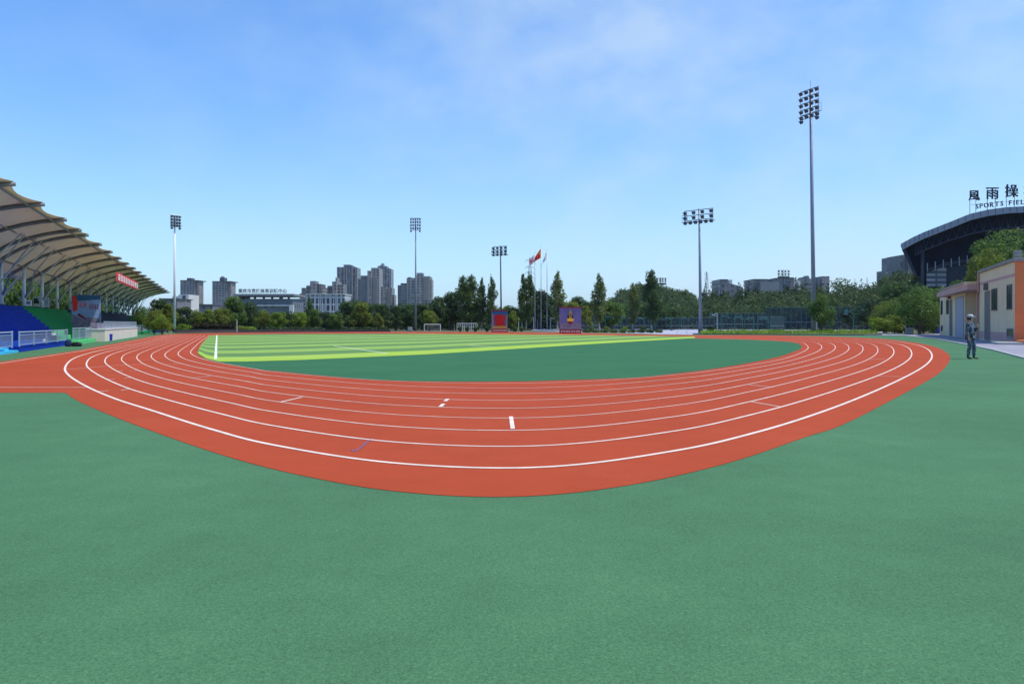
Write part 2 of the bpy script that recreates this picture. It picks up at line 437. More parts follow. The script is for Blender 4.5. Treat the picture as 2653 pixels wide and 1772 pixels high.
for k in range(NB):
    for x0, x1 in zip(cols[:-1], cols[1:]):
        q = [(x0, bandd(x0, k)), (x1, bandd(x1, k)), (x1, bandd(x1, k + 1)), (x0, bandd(x0, k + 1))]
        if q[2][1] - q[1][1] < .005 and q[3][1] - q[0][1] < .005: continue
        b_.add([AT(x, d, .016) for x, d in q], [(0, 1, 2, 3)], 2 if k == 0 else (0 if k % 2 == 0 else 1))
struct('football_pitch', b_, ['turf_pale', 'turf_dark', 'turf_edge'])
b_ = MB()
for pth, w_ in (([z1(1885, 97), z1(1879, 190), z1(1873, 305)], .11), ([z1(1873, 305), z5(700, 300), z5(1300, 285), z5(2020, 258)], .09), ([z5(1555, 190), z5(1760, 218), z5(2030, 258)], .10), ([z6(380, 185), z6(600, 202)], .10), ([z5(1400, 122), z5(1900, 112)], .10)):
    ribbon(pth, w_, .020, b_)
struct('pitch_lines', b_, 'chalk')

b_ = MB()
for i, ln in enumerate(LANES):
    ribbon(ln, (.060, .048, .040)[min(i, 2)] if i < 3 else .033, .0125, b_)
ribbon([z1(-700, 455), z1(0, 343), z1(330, 292), z1(690, 237), z1(1030, 176), z1(1455, 93)], .06, .0125, b_)
ribbon([z1(-700, 553), z1(750, 553)], .05, .0125, b_)
# cross marks
for a, c in (((690, 237), (735, 237)), ((795, 237), (860, 237)), ((905, 237), (975, 237)), ((1010, 236), (1085, 236)), ((1120, 236), (1195, 236)), ((1225, 236), (1290, 236)), ((1320, 236), (1380, 236)), ((1410, 236), (1480, 236)), ((1505, 235), (1570, 235)), ((1600, 235), (1650, 235)),
             ((575, 396), (760, 382)), ((765, 380), (930, 366)), ((935, 366), (1110, 354)), ((1115, 354), (1255, 350)), ((850, 590), (945, 580)), ((1050, 578), (1120, 567)), ((930, 486), (995, 478)), ((1080, 472), (1145, 466)), ((1440, 350), (1570, 345)), ((1680, 468), (1830, 455)), ((1130, 408), (1190, 404)), ((1020, 412), (1070, 406)), ((1210, 316), (1330, 312))):
    ribbon([z1(*a), z1(*c)], .038, .0127, b_)
for a, c, w_ in (((90, 662), (270, 622), .05), ((1440, 703), (1468, 678), .07), ((1480, 656), (1504, 636), .07), ((2038, 786), (2053, 890), .06)):
    ribbon([z2(*a), z2(*c)], w_, .0127, b_)
for a, c in (((1785, 660), (2045, 706)), ((1760, 515), (1975, 538))): ribbon([z3(*a), z3(*c)], .038, .0127, b_)
for a, c in (((1085, 451), (1320, 458)), ((1000, 308), (1150, 302))): ribbon([z4(*a), z4(*c)], .038, .0127, b_)
for p in b_.f: pass
struct('lane_markings', b_, 'line')
b_ = MB(); ribbon([z2(692, 1066), z2(702, 1082), z2(725, 1082), z2(770, 1048), z2(820, 1003), z2(845, 984)], .022, .0128, b_)
struct('chalk_mark', b_, 'blue_chalk')

# paving and paths at the right, ball courts behind the track
m, n, b = nt('grey_paving'); p = pos(n)
br = N(n, 'ShaderNodeTexBrick'); br.inputs['Scale'].default_value = 1.0; br.inputs['Brick Width'].default_value = .8; br.inputs['Row Height'].default_value = .8; br.inputs['Mortar Size'].default_value = .015; br.offset = 0
L(n, p, br.inputs['Vector']); br.inputs['Color1'].default_value = (.35, .34, .38, 1); br.inputs['Color2'].default_value = (.29, .28, .315, 1); br.inputs['Mortar'].default_value = (.14, .14, .17, 1)
L(n, mixc(n, ramp(n, noise(n, p, .6, 5), .35, .7, 0, .5), br.outputs['Color'], (.14, .14, .17)), b.inputs['Base Color']); b.inputs['Roughness'].default_value = .85; MAT['paving'] = m
pave_in = [G(2240, 868.6), G(2350, 871), G(2430, 879.3), G(2500, 893), G(2575, 908), G(2653, 929), G(2760, 950)]
pave = pave_in + [(60, 28), (75, 55), (75, 100), G(2420, 864), G(2330, 866.0)]
struct('pavement', sheet(pave, .0085), 'paving')
kb = MB(); 
for a, c in zip(pave_in[:-1], pave_in[1:]):
    d = Vector((c[0] - a[0], c[1] - a[1])); kb.box(((a[0] + c[0]) / 2, (a[1] + c[1]) / 2, .03), (d.length, .14, .06), math.atan2(d.y, d.x))
struct('kerb', kb, 'concrete')
MAT['path'] = mat('pale_concrete_path', (.52, .47, .38), .9, .12, .7)
struct('path', sheet([G(2270, 869.4), G(2345, 866.5), G(2288, 852), G(2243, 846.5), G(2228, 847), G(2250, 855)], .0065), 'path')
MAT['court'] = mat('court_paint', (.40, .40, .47), .8, .12, .2)
struct('court', sheet([G(1376, 858), G(1600, 861.5), G(1712, 866), G(1790, 867), G(1850, 864), G(2240, 861.0), G(2240, 847.5), G(1700, 848.5), G(1376, 853)], .0062), 'court')
# raised planted verge with a dark kerb
verge = [G(1800, 866.5), G(1950, 867.3), G(2150, 868), G(2250, 868.2), G(2280, 867.4), G(2272, 864), G(2240, 862), G(2000, 861.5), G(1830, 863)]
struct('verge', MB().prism([tuple(q) for q in verge], -.05, .10), 'far_grass')
kb = MB()
vk = [G(1795, 866.8), G(1950, 867.7), G(2150, 868.4), G(2250, 868.6), G(2284, 867.6), G(2276, 864)]
for a, c in zip(vk[:-1], vk[1:]):
    d = Vector((c[0] - a[0], c[1] - a[1])); kb.box(((a[0] + c[0]) / 2, (a[1] + c[1]) / 2, .06), (d.length, .16, .12), math.atan2(d.y, d.x))
struct('verge_kerb', kb, 'dark_steel')
# ------------------------------------------------------------------ trees
LEAF = {}
def leaf_cloud(clumps, count, size, rng, up=.35, shell=.55):
    """many small leaf sprays spread through ellipsoid clumps: (cx, cy, cz, rx, ry, rz)"""
    cl = np.array(clumps); wts = (cl[:, 3] * cl[:, 4] * cl[:, 5]) ** .6; wts /= wts.sum()
    idx = rng.choice(len(cl), count, p=wts)
    d = rng.normal(size=(count, 3)); d /= np.linalg.norm(d, axis=1)[:, None]
    rad = shell + (1 - shell) * rng.random(count) ** .6
    rad[rng.random(count) < .10] *= 1.22
    p = cl[idx, :3] + d * rad[:, None] * cl[idx, 3:6]
    nrm = d * .7 + rng.normal(size=(count, 3)) * .55; nrm[:, 2] += up; nrm /= np.linalg.norm(nrm, axis=1)[:, None]
    t = rng.normal(size=(count, 3)); t -= (t * nrm).sum(1)[:, None] * nrm; t /= np.linalg.norm(t, axis=1)[:, None]
    b_ = np.cross(nrm, t)
    s = size * (.6 + .8 * rng.random(count))[:, None]
    droop = nrm * s * .22
    v = np.stack([p - t * s, p - b_ * s * .45 + droop, p + t * s, p + b_ * s * .45 + droop], 1).reshape(-1, 3)
    return v
def quads_mesh(name, v, m):
    k = len(v) // 4
    me = bpy.data.meshes.new(name)
    me.vertices.add(len(v)); me.vertices.foreach_set('co', v.astype(np.float32).ravel())
    me.loops.add(4 * k); me.loops.foreach_set('vertex_index', np.arange(4 * k, dtype=np.int32))
    me.polygons.add(k); me.polygons.foreach_set('loop_start', np.arange(0, 4 * k, 4, dtype=np.int32))
    me.materials.append(MAT[m]); me.update(); me.validate()
    return me
def trunk_mb(h, r, limbs, rng):
    b = MB(); k = 5
    pts = [(rng.normal() * .03 * h * i / k, rng.normal() * .03 * h * i / k, h * i / k) for i in range(k + 1)]
    pts[0] = (0, 0, -.05)
    b.tube(pts, [r * (1.25 if i == 0 else 1 - .75 * i / k) for i in range(k + 1)], 8)
    for a, z0, dx, dz in limbs:
        z = min(z0, h * .9); rr = r * (1 - .7 * z / h) * .6
        b.tube([(0, 0, z), (math.cos(a) * dx * .5, math.sin(a) * dx * .5, z + dz * .45), (math.cos(a) * dx, math.sin(a) * dx, z + dz)], [rr, rr * .6, rr * .2], 6)
    return b
PROTO = {}
def proto(kind, h, clumps, count, size, tr, limbs, leaf, seed, bark='bark', shell=.55, up=.35):
    rng = np.random.default_rng(seed)
    me = quads_mesh('crown', leaf_cloud(clumps, count, size, rng, up, shell), leaf)
    tb = trunk_mb(tr[0], tr[1], limbs, rng)
    tm = bpy.data.meshes.new('trunk'); tm.from_pydata(tb.v, [], tb.f); tm.materials.append(MAT[bark]); tm.update()
    PROTO[kind] = (h, me, tm, leaf)
def broad(seed, h=6., w=2.75, lo=.9, nc=30, count=4600, size=.18, leaf='leaf_mid', flat=.8, kind=None):
    rng = np.random.default_rng(seed); cl = []
    cz = (h + lo) / 2; hz = (h - lo) / 2
    while len(cl) < nc:
        p = rng.uniform(-1, 1, 3)
        if np.linalg.norm(p) > 1: continue
        q = p * (.8); wz = 1 - .25 * max(0, q[2])
        r = rng.uniform(.30, .52)
        cl.append((q[0] * w * wz, q[1] * w * wz, cz + q[2] * hz, r * w * .75, r * w * .75, r * hz * flat * .8))
    for _ in range(5):
        a = rng.uniform(0, 6.28); cl.append((math.cos(a) * w * .75, math.sin(a) * w * .75, lo + rng.uniform(.2, .7) * (h - lo) * .8, .3 * w, .3 * w, .22 * w))
    limbs = [(rng.uniform(0, 6.28), lo * rng.uniform(.7, 1.3), w * .6, (h - lo) * .5) for _ in range(6)]
    proto(kind, h, cl, count, size, (h * .75, .03 * h), limbs, leaf, seed)
broad(1, kind='broad_a'); broad(2, w=2.4, nc=34, kind='broad_b'); broad(3, w=3.2, h=6, lo=.6, nc=32, kind='broad_c'); broad(4, w=1.9, lo=.8, nc=24, count=3200, kind='broad_d')
broad(5, h=6, w=3.2, lo=.25, nc=40, count=9000, size=.12, kind='big_a'); broad(6, h=6, w=2.8, lo=.4, nc=36, count=8500, size=.12, kind='big_b')
def pop(seed, kind, h=10., w=1.45, n_=26, count=3800, stems=1, lo=1.4):
    rng = np.random.default_rng(seed); cl = []
    for s_ in range(stems):
        ox = (s_ - (stems - 1) / 2) * w * .95
        for i in range(n_):
            t = i / (n_ - 1); z = lo + .5 + (h * (1 - .04 * s_) - lo - 1.0) * t
            env = w * float(np.interp(t, [0, .15, .4, .7, .88, 1], [.5, .85, 1, .82, .48, .16]))
            a = rng.uniform(0, 6.28); q = env * rng.uniform(.15, .72)
            cl.append((ox + math.cos(a) * q, math.sin(a) * q, z, .16 + env * .36, .16 + env * .36, rng.uniform(.6, 1.1)))
        cl.append((ox, 0, h - .6, .22, .22, .6))
        for _ in range(7):
            a = rng.uniform(0, 6.28); q = w * rng.uniform(.2, .55); z = h * rng.uniform(.68, .93) - (q / w) * 1.2; cl.append((ox + math.cos(a) * q, math.sin(a) * q, z, .17, .17, .75))
        for _ in range(5):
            t = rng.uniform(.1, .85); env = w * (1 - .7 * t); a = rng.uniform(0, 6.28)
            cl.append((ox + math.cos(a) * env, math.sin(a) * env, lo + 1 + t * (h - lo - 1.5), .14, .14, .75))
    limbs = [(rng.uniform(0, 6.28), lo * rng.uniform(.8, 2.5), w * .5, 2.2) for _ in range(6)]
    proto(kind, h, cl, count * stems, .15, (h * .85, .012 * h), limbs, 'leaf_poplar', seed, 'pale_bark', .45, .1)
pop(11, 'pop_a'); pop(12, 'pop_b', w=1.25, n_=24, count=3600); pop(13, 'pop_c', stems=2, w=1.1, count=3200); pop(14, 'pop_d', w=1.9, n_=32, count=5600)
def conifer(seed, kind):
    rng = np.random.default_rng(seed); cl = []
    for i in range(13):
        t = i / 12; z = .9 + 6.6 * t; r = 1.35 * (1 - t) ** .8 + .08
        for k in range(max(1, int(6 * (1 - t)) + 1)):
            a = rng.uniform(0, 6.28); cl.append((math.cos(a) * r * .55, math.sin(a) * r * .55, z, r * .5, r * .5, .42))
    cl.append((0, 0, 7.7, .10, .10, .4))
    proto(kind, 8., cl, 2200, .17, (7.2, .14), [], 'leaf_dark', seed)
conifer(21, 'con_a'); conifer(22, 'con_b')
def bushp(seed, kind, w, h, nc, count, size=.09, leaf='leaf_mid', lo=.12):
    rng = np.random.default_rng(seed); cl = []
    for _ in range(nc):
        a = rng.uniform(0, 6.28); q = rng.uniform(0, .7) * w; z = rng.uniform(lo + .15, .8) * h
        q *= math.sqrt(max(0.05, 1 - ((z / h - .45) / .62) ** 2)); r = rng.uniform(.28, .45)
        cl.append((math.cos(a) * q, math.sin(a) * q, z, r * w, r * w, r * h * .55))
    proto(kind, h, cl, count, size, (h * .5, .05), [(k * 1.3, .1, w * .5, h * .5) for k in range(5)], leaf, seed)
bushp(31, 'round_bush', .75, 1.3, 22, 1800, .075); bushp(32, 'loose_bush', 1.3, 1.6, 18, 1700, .10); bushp(33, 'low_bush', 1.6, 1.1, 20, 1700, .10)
NAMES = {'broad': 'broadleaf_tree', 'big': 'broadleaf_tree', 'pop': 'poplar_tree', 'con': 'conifer_tree', 'round': 'round_bush', 'loose': 'bush', 'low': 'bush'}
CATS = {'broadleaf_tree': 'tree', 'poplar_tree': 'tree', 'conifer_tree': 'tree', 'round_bush': 'bush', 'bush': 'bush'}
trng = random.Random(5)
def plant(kind, loc, h, label, leaf=None, wide=1., group=None, rz=None):
    ph, me, tm, lf = PROTO[kind]; nm = NAMES[kind.split('_')[0]]
    r = thing(nm, label, CATS[nm], loc, trng.uniform(0, 6.28) if rz is None else rz, group)
    s = h / ph; r.scale = (s * wide, s * wide, s)
    for part, mesh in (('foliage' if 'bush' in nm else 'crown', me), ('stem' if 'bush' in nm else 'trunk', tm)):
        o = bpy.data.objects.new(part, mesh); COL.objects.link(o); o.parent = r
        if mesh is me and leaf and leaf != lf:
            o.material_slots[0].link = 'OBJECT'; o.material_slots[0].material = MAT[leaf]
    return r
def tree(kind, x, ytop, d, label, leaf=None, wide=1., group=None, z=0., rz=None):
    return plant(kind, AT(x, d, z), ZY(ytop, d) - z, label, leaf, wide, group, rz)
GF = 'trees beyond the far side of the track'
far_trees = [
    ('broad_b', 412, 775, 118, 'dark green tree between the grandstand end and the left floodlight mast', 'leaf_dark', 1.05),
    ('broad_d', 434, 786, 108, 'light green slim tree just left of the white mast at the grandstand end', 'leaf_olive', 1.0),
    ('broad_a', 472, 788, 122, 'dark tree right beside the white mast, in front of the small white tower house', 'leaf_dark', 1.0),
    ('broad_c', 508, 800, 128, 'yellow green low tree below the gap between the two slab towers', 'leaf_olive', .9),
    ('broad_d', 538, 801, 122, 'bright green small tree left of the second slab tower foot', 'leaf_light', 1.2),
    ('broad_a', 569, 792, 120, 'bright mid green tree in front of the second slab tower', 'leaf_olive', 1.0),
    ('broad_b', 604, 768, 124, 'tallest dark tree with a bare trunk at the left end of the lettered institute', 'leaf_mid', 1.0),
    ('broad_a', 641, 774, 130, 'dark tree covering the left half of the lettered institute', 'leaf_dark', 1.0),
    ('broad_c', 682, 800, 122, 'bright tree before the white frame of the lettered institute', 'leaf_olive', .75),
    ('broad_a', 721, 802, 122, 'bright yellow green tree under the right half of the lettered institute', 'leaf_light', .95),
    ('broad_d', 748, 812, 126, 'dark low tree at the right corner of the lettered institute', 'leaf_dark', 1.2),
    ('broad_a', 777, 802, 120, 'bright yellow green tree left of the white gridded block', 'leaf_light', .95),
    ('pop_b', 802, 770, 128, 'slim tall green tree before the left edge of the white gridded block', 'leaf_mid', 1.1),
    ('broad_b', 816, 800, 121, 'green tree below the left part of the white gridded block', 'leaf_mid', .95),
    ('broad_a', 838, 802, 124, 'greyish green tree below the middle of the white gridded block', 'leaf_blue', .9),
    ('broad_a', 870, 807, 118, 'small dark tree with lit edge under the right end of the gridded block', 'leaf_mid', 1.0),
    ('broad_b', 898, 781, 132, 'dark green tree below the tall striped apartment tower', 'leaf_dark', 1.15),
    ('broad_a', 931, 769, 140, 'dark tree behind the big olive tree near the striped tower', 'leaf_dark', .9),
    ('broad_b', 936, 784, 120, 'big bright olive tree in the middle of the treeline below the towers', 'leaf_olive', 1.05),
    ('broad_a', 958, 778, 136, 'dark tree right of the big olive tree', 'leaf_dark', .95),
    ('broad_b', 990, 787, 126, 'dark broad tree below the beige stepped apartment tower', 'leaf_dark', 1.2),
    ('broad_d', 980, 812, 117, 'small bright sapling low before the dark trees left of the tall mast', 'leaf_olive', 1.1),
    ('broad_b', 1025, 791, 128, 'dark tree in the gap between the two apartment clusters', 'leaf_dark', 1.0),
    ('broad_a', 1056, 778, 130, 'dark tree immediately left of the tall slim floodlight mast', 'leaf_dark', .95),
    ('broad_a', 1098, 777, 132, 'dark green tree just right of the tall slim floodlight mast', 'leaf_dark', .9),
    ('broad_a', 1113, 798, 124, 'olive green tree above the white goal frames', 'leaf_olive', .8),
    ('broad_d', 1138, 769, 134, 'narrow near black tree left of the poplar group', 'leaf_dark', 1.2),
    ('broad_b', 1168, 757, 138, 'tall dark green tree leaning on the poplar group', 'leaf_dark', 1.0),
    ('pop_d', 1200, 715, 133, 'tall poplar at the left edge of the four poplars by the red flag board', None, 1.1),
    ('pop_d', 1222, 713, 134, 'tallest broad poplar of the four by the red flag board', None, 1.2),
    ('pop_b', 1248, 722, 134, 'slim dark poplar in the middle of the four by the red flag board', None, .95),
    ('pop_a', 1273, 717, 133, 'slender pointed poplar just left of the mast behind the red flag board', None, .9),
    ('broad_a', 1324, 785, 132, 'round green tree right of the red flag board', 'leaf_mid', 1.0),
    ('broad_d', 1330, 806, 121, 'small bright tree close beside the red flag board', 'leaf_olive', 1.1),
    ('pop_c', 1363, 709, 131, 'two stemmed tall poplar left of the three flagpoles', None, 1.15),
    ('broad_b', 1396, 751, 142, 'round topped grey green tree behind the flagpoles', 'leaf_blue', 1.0),
    ('broad_d', 1418, 762, 146, 'dark tree behind the rightmost flagpole', 'leaf_dark', 1.3),
    ('pop_b', 1444, 706, 127, 'tall sunlit poplar behind the violet emblem board', 'leaf_pale', 1.25),
    ('broad_a', 1473, 773, 135, 'yellowish tree peeping over the violet emblem board', 'leaf_olive', 1.0),
    ('broad_b', 1496, 768, 142, 'dark tree over the right edge of the violet emblem board', 'leaf_dark', .95),
    ('broad_a', 1520, 770, 140, 'dark tree halfway between the emblem board and the lone poplar', 'leaf_dark', .95),
    ('broad_d', 1517, 792, 122, 'light green slim tree just right of the violet emblem board', 'leaf_olive', 1.0),
    ('pop_b', 1553, 712, 126, 'lone pale tipped poplar right of the violet emblem board', 'leaf_pale', 1.3),
    ('broad_a', 1586, 772, 135, 'mid green tree right of the lone pale tipped poplar', 'leaf_mid', .95),
    ('pop_b', 1640, 736, 124, 'short light green poplar in front of the wooded hill', 'leaf_pale', 1.3),
    ('pop_d', 1688, 700, 122, 'biggest dark poplar, standing before the wooded hill', 'leaf_dark', 1.2),
    ('broad_c', 2128, 757, 96, 'round green tree growing round the foot of the tallest mast', 'leaf_mid', .62),
]
for k, x, yt, d, lab, leaf, wd in far_trees:
    tree(k, x, yt, d, lab, leaf, wd, GF)
cons = [(1828, 741), (1842, 742), (1857, 748), (1872, 750), (1914, 739), (1928, 739), (1940, 737), (1956, 738), (1966, 740), (2040, 728), (2062, 727), (2078, 732), (2110, 731), (2215, 733), (2232, 731), (2246, 731)]
def hill_crest(x):
    X = [1400, 1500, 1560, 1600, 1640, 1666, 1700, 1730, 1760, 1800, 1850, 1900, 1950, 2000, 2050, 2100, 2150, 2180, 2220, 2260, 2300, 2360, 2420, 2500, 2700]
    Yc = [802, 790, 772, 758, 738, 728, 737, 748, 756, 762, 760, 757, 752, 746, 744, 746, 740, 727, 742, 730, 712, 697, 690, 690, 690]
    return float(np.interp(x, X, Yc)) - (6 if x > 1690 else 0)
def crest_d(x): return float(np.interp(x, [1400, 1640, 1700, 1800, 2400], [380, 380, 320, 230, 200]))
D0 = 148.
def tree_top(x, d):
    t = min(1, max(0, (d - D0) / (crest_d(x) - D0)))
    y0 = float(np.interp(x, [1500, 1700, 2150, 2300, 2420], [815, 800, 795, 790, 770]))
    return ZY(y0 + (hill_crest(x) - y0) * t ** .8, d)
def hill_z(x, d): return max(-.3, tree_top(x, d) - 6.2)
rows = []
for d in (132, 148, 165, 190, 215, 245, 280, 320, 380, 430, 520):
    rows.append([(*AT(x, d)[:2], (-.3 if d <= 132 else hill_z(x, min(d, crest_d(x))) - max(0, d - crest_d(x)) * .03)) for x in range(1400, 3200, 20)])
struct('hill', MB().grid(rows), 'far_grass', smooth=True)
for i, (x, y) in enumerate(cons):
    d = 205 + 6 * (i % 4); zb = hill_z(x, d) - 1
    tree('con_a' if i % 2 else 'con_b', x, y - 10, d, 'dark pointed conifer rising out of the wood on the right hand slope', 'leaf_dark' if i % 3 else 'leaf_blue', 1.45, 'conifers on the wooded slope', z=zb)
# the wood on the slope reads as one mass
rng = np.random.default_rng(77); vs = []
for _ in range(560):
    x = rng.uniform(1480, 2440) if _ > 110 else rng.uniform(1590, 1790); dc = crest_d(x); d = D0 + 3 + (dc - D0 - 3) * (rng.random() ** 1.15 if _ > 110 else 1 - .4 * rng.random())
    top = tree_top(x, d) + rng.normal() * .7; X, Y, _z = AT(x, d); s = (d / 170.) ** .8
    r = rng.uniform(2.0, 3.4) * s; h = rng.uniform(5, 7.5) * (s ** .5)
    cl = []
    for _k in range(13):
        q = rng.normal(size=3); q /= np.linalg.norm(q); q *= rng.random() ** .4
        cl.append((X + q[0] * r * .75, Y + q[1] * r * .75, top - h * .5 + q[2] * h * .38, r * .42, r * .42, h * .17))
    vs.append(leaf_cloud(cl, 330, .30 * s, rng, .35, .5))
wo = bpy.data.objects.new('wood', quads_mesh('wood', np.concatenate(vs), 'leaf_far')); COL.objects.link(wo)
wo['kind'] = 'stuff'; tag(wo, 'dense mixed wood covering the slope behind the ball courts', 'wood')
# bushes and trees by the path at the right, and the big trees over the changing rooms
side = [
    ('big_a', 2383, 741, 90, 'big bushy leafy tree left of the changing room block', 'leaf_mid', 1.0),
    ('big_b', 2335, 768, 99, 'dense green tree behind the litter bin', 'leaf_mid', 1.15),
    ('big_a', 2296, 778, 104, 'rounded olive green shrub tree beside the pale path', 'leaf_olive', 1.0),
    ('big_a', 2418, 745, 97, 'dark tree squeezed against the corner of the changing rooms', 'leaf_mid', .85),
    ('broad_c', 2260, 770, 125, 'grey green tree at the bend of the pale path', 'leaf_blue', 1.0),
    ('broad_c', 2205, 788, 135, 'dusty grey green tree in the shade behind the ball court corner', 'leaf_blue', .9),
    ('broad_c', 2345, 722, 130, 'tall dark tree on the slope right below the domed sports hall', 'leaf_dark', 1.0),
    ('broad_b', 2310, 735, 140, 'tree on the slope left of the sports hall pillar', 'leaf_mid', 1.1),
]
for k, x, yt, d, lab, leaf, wd in side: tree(k, x, yt, d, lab, leaf, wd, 'trees by the path')
for x, yt, d, lab, leaf in ((2290, 820, 95, 'bright yellow green bush left of the litter bin', 'leaf_light'), (2318, 815, 96, 'bright bush directly behind the litter bin', 'leaf_olive'), (2345, 818, 97, 'bush at the right shoulder of the litter bin', 'leaf_mid'), (2392, 826, 92, 'dark low bush between the litter bin and the blue bin', 'leaf_dark')):
    tree('loose_bush', x, yt, d, lab, leaf, 1.0)
for i, x in enumerate((2283, 2297, 2311, 2326)):
    tree('low_bush', x, 847 + i * 2.2, 111 - i * 4.5, 'clipped low hedge bush edging the pale path', 'leaf_mid', .8, 'hedge bushes edging the path')
for x, yt, d, h0, lab, leaf, wd in ((2600, 592, 100, 4, 'large glossy tree rising behind the changing room roof', 'leaf_mid', 1.0), (2565, 640, 96, 3, 'lower spreading tree left of the large glossy one behind the roof', 'leaf_olive', .75), (2668, 575, 108, 4, 'dark tree at the frame edge behind the changing room roof', 'leaf_dark', .9)):
    tree('big_a' if x != 2668 else 'big_b', x, yt, d, lab, leaf, wd, 'trees behind the changing rooms', z=h0)
tree('loose_bush', 2470, 727, 101, 'small bush showing over the low roof of the changing rooms', 'leaf_mid', 1.0, z=4.2)
# round bushes along the far kerb
rb = [(1192, 'dark'), (1211, 'dark'), (1233, 'dark'), (1261, 'dark'), (1335, 'mid'), (1352, 'mid'), (1533, 'mid'), (1571, 'olive'), (1618, 'light'), (1666, 'dark'), (1842, 'dark')]
rl = ['round dark bush under the left end of the white railings', 'small dark bush under the middle of the white railings', 'round dark bush at the right end of the white railings', 'dark bush touching the left side of the red flag board',
      'green bush next right of the red flag board', 'wider green bush left of the flagpole plinth', 'pale green round bush right of the emblem board', 'green round bush under the lone pale tipped poplar', 'bright yellow green small round bush by the far kerb', 'dark clipped round bush under the biggest dark poplar', 'nearly black round bush beside the mast with the wide lamp frame']
for (x, c_), lab in zip(rb, rl):
    tree('round_bush', x, 846, 112 if x < 1840 else 101, lab, 'leaf_' + c_, 1.25 if x > 1230 else 1.0, 'round bushes along the far kerb')
for x, yt, d, lab, leaf, k in ((400, 800, 92, 'yellow green thicket at the end of the grandstand', 'leaf_olive', 'big_b'), (420, 815, 88, 'light green shrub left of the white mast foot', 'leaf_light', 'big_a'), (372, 790, 100, 'dark shrub tree seen under the far end of the roof', 'leaf_mid', 'big_b'), (477, 838, 104, 'small bright shrub right of the white mast foot', 'leaf_light', 'loose_bush'), (628, 843, 112, 'light low shrub below the institute', 'leaf_olive', 'low_bush'), (652, 845, 112, 'dry yellowish low shrub next to the lamp post below the institute', 'leaf_light', 'low_bush')):
    tree(k, x, yt, d, lab, leaf, 1.0)
def thicket(x0, x1, yt, d, k, per, leaf, label, seed):
    rng = np.random.default_rng(seed); cl = []
    for _ in range(k):
        x = rng.uniform(x0, x1); dd = d + rng.uniform(-2, 7); X, Y, _z = AT(x, dd); zt2 = ZY(yt + rng.normal() * 6, dd)
        for q in range(3): cl.append((X + rng.normal() * .6, Y, max(.3, zt2 * (.25 + .28 * q)), rng.uniform(.9, 1.5), 1.0, zt2 * .2))
    o = bpy.data.objects.new('thicket', quads_mesh('thicket', leaf_cloud(cl, per, .26, rng, .3, .5), leaf)); COL.objects.link(o); o['kind'] = 'stuff'; tag(o, label, 'thicket')
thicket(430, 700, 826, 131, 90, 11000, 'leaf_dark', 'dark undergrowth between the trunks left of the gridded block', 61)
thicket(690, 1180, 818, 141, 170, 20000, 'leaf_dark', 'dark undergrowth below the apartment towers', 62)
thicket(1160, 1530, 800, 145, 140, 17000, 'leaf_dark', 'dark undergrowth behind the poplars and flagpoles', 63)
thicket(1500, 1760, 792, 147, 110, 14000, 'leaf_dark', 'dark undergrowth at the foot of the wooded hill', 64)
# trimmed hedges and the planted border, grass on the verge
def leafy(name, label, cat, boxes, count, size, leaf, seed, stuff=False):
    rng = np.random.default_rng(seed)
    o = bpy.data.objects.new(name, quads_mesh(name, leaf_cloud(boxes, count, size, rng, .4, .5), leaf)); COL.objects.link(o); tag(o, label, cat)
    if stuff: o['kind'] = 'stuff'
    return o
def hedge_boxes(x0, x1, y0, y1, d0, d1, k, jitter=.2):
    out = []
    for i in range(k):
        t = (i + .5) / k; x = x0 + (x1 - x0) * t; d = d0 + (d1 - d0) * t
        zt = ZY(y0, d); zb = max(0, ZY(y1, d)); X, Y, _ = AT(x, d)
        out.append((X, Y, (zt + zb) / 2, (x1 - x0) / k * d / F * .8, .5, (zt - zb) / 2 * (1 + jitter * math.sin(i * 2.1))))
    return out
leafy('hedge', 'long brown leaved hedge left of the lamp post below the institute', 'hedge', hedge_boxes(495, 612, 840, 852, 114, 114, 14, .3), 4200, .14, 'leaf_hedge', 41)
leafy('hedge', 'dark green hedge running along the foot of the treeline', 'hedge', hedge_boxes(690, 1000, 848, 857, 116, 119, 30, .3), 5200, .15, 'leaf_dark', 42)
leafy('border_plants', 'low flower border along the far kerb under the poplars', 'plants', hedge_boxes(1510, 1715, 855, 861, 108, 103, 26, .5), 3800, .11, 'leaf_mid', 43, True)
# grass and seedlings on the raised verge
rng = np.random.default_rng(9); vs = []
for _ in range(5200):
    t = rng.random(); x = 1815 + (2272 - 1815) * t; lo_ = 862.2 if x > 1830 else 864; y = rng.uniform(lo_, 867.0 if x < 2240 else 866.8)
    X, Y = G(x, y); h = rng.uniform(.12, .34) if rng.random() < .85 else rng.uniform(.35, .55); a = rng.uniform(0, 3.14); w_ = .05
    dx, dy = math.cos(a) * w_, math.sin(a) * w_; lx, ly = rng.normal() * .08, rng.normal() * .08
    vs += [(X - dx, Y - dy, .09), (X + dx, Y + dy, .09), (X + lx + dx * .4, Y + ly + dy * .4, .09 + h), (X + lx - dx * .4, Y + ly - dy * .4, .09 + h)]
MAT['leaf_grass'] = foliage('verge_grass_blades', (.24, .38, .035), .3)
go = bpy.data.objects.new('grass', quads_mesh('grass', np.array(vs), 'leaf_grass')); COL.objects.link(go); go['kind'] = 'stuff'; tag(go, 'bright grass and seedlings on the kerbed verge', 'grass')
leafy('hedge', 'dark low hedge strip on the verge at the foot of the tallest mast', 'hedge', hedge_boxes(2112, 2158, 852.5, 858, 103, 103, 6, .2), 900, .10, 'leaf_dark', 44)
leafy('hedge', 'dark low hedge strip on the verge between the ball court posts', 'hedge', hedge_boxes(1988, 2030, 856, 860, 106, 106, 6, .2), 700, .10, 'leaf_dark', 45)

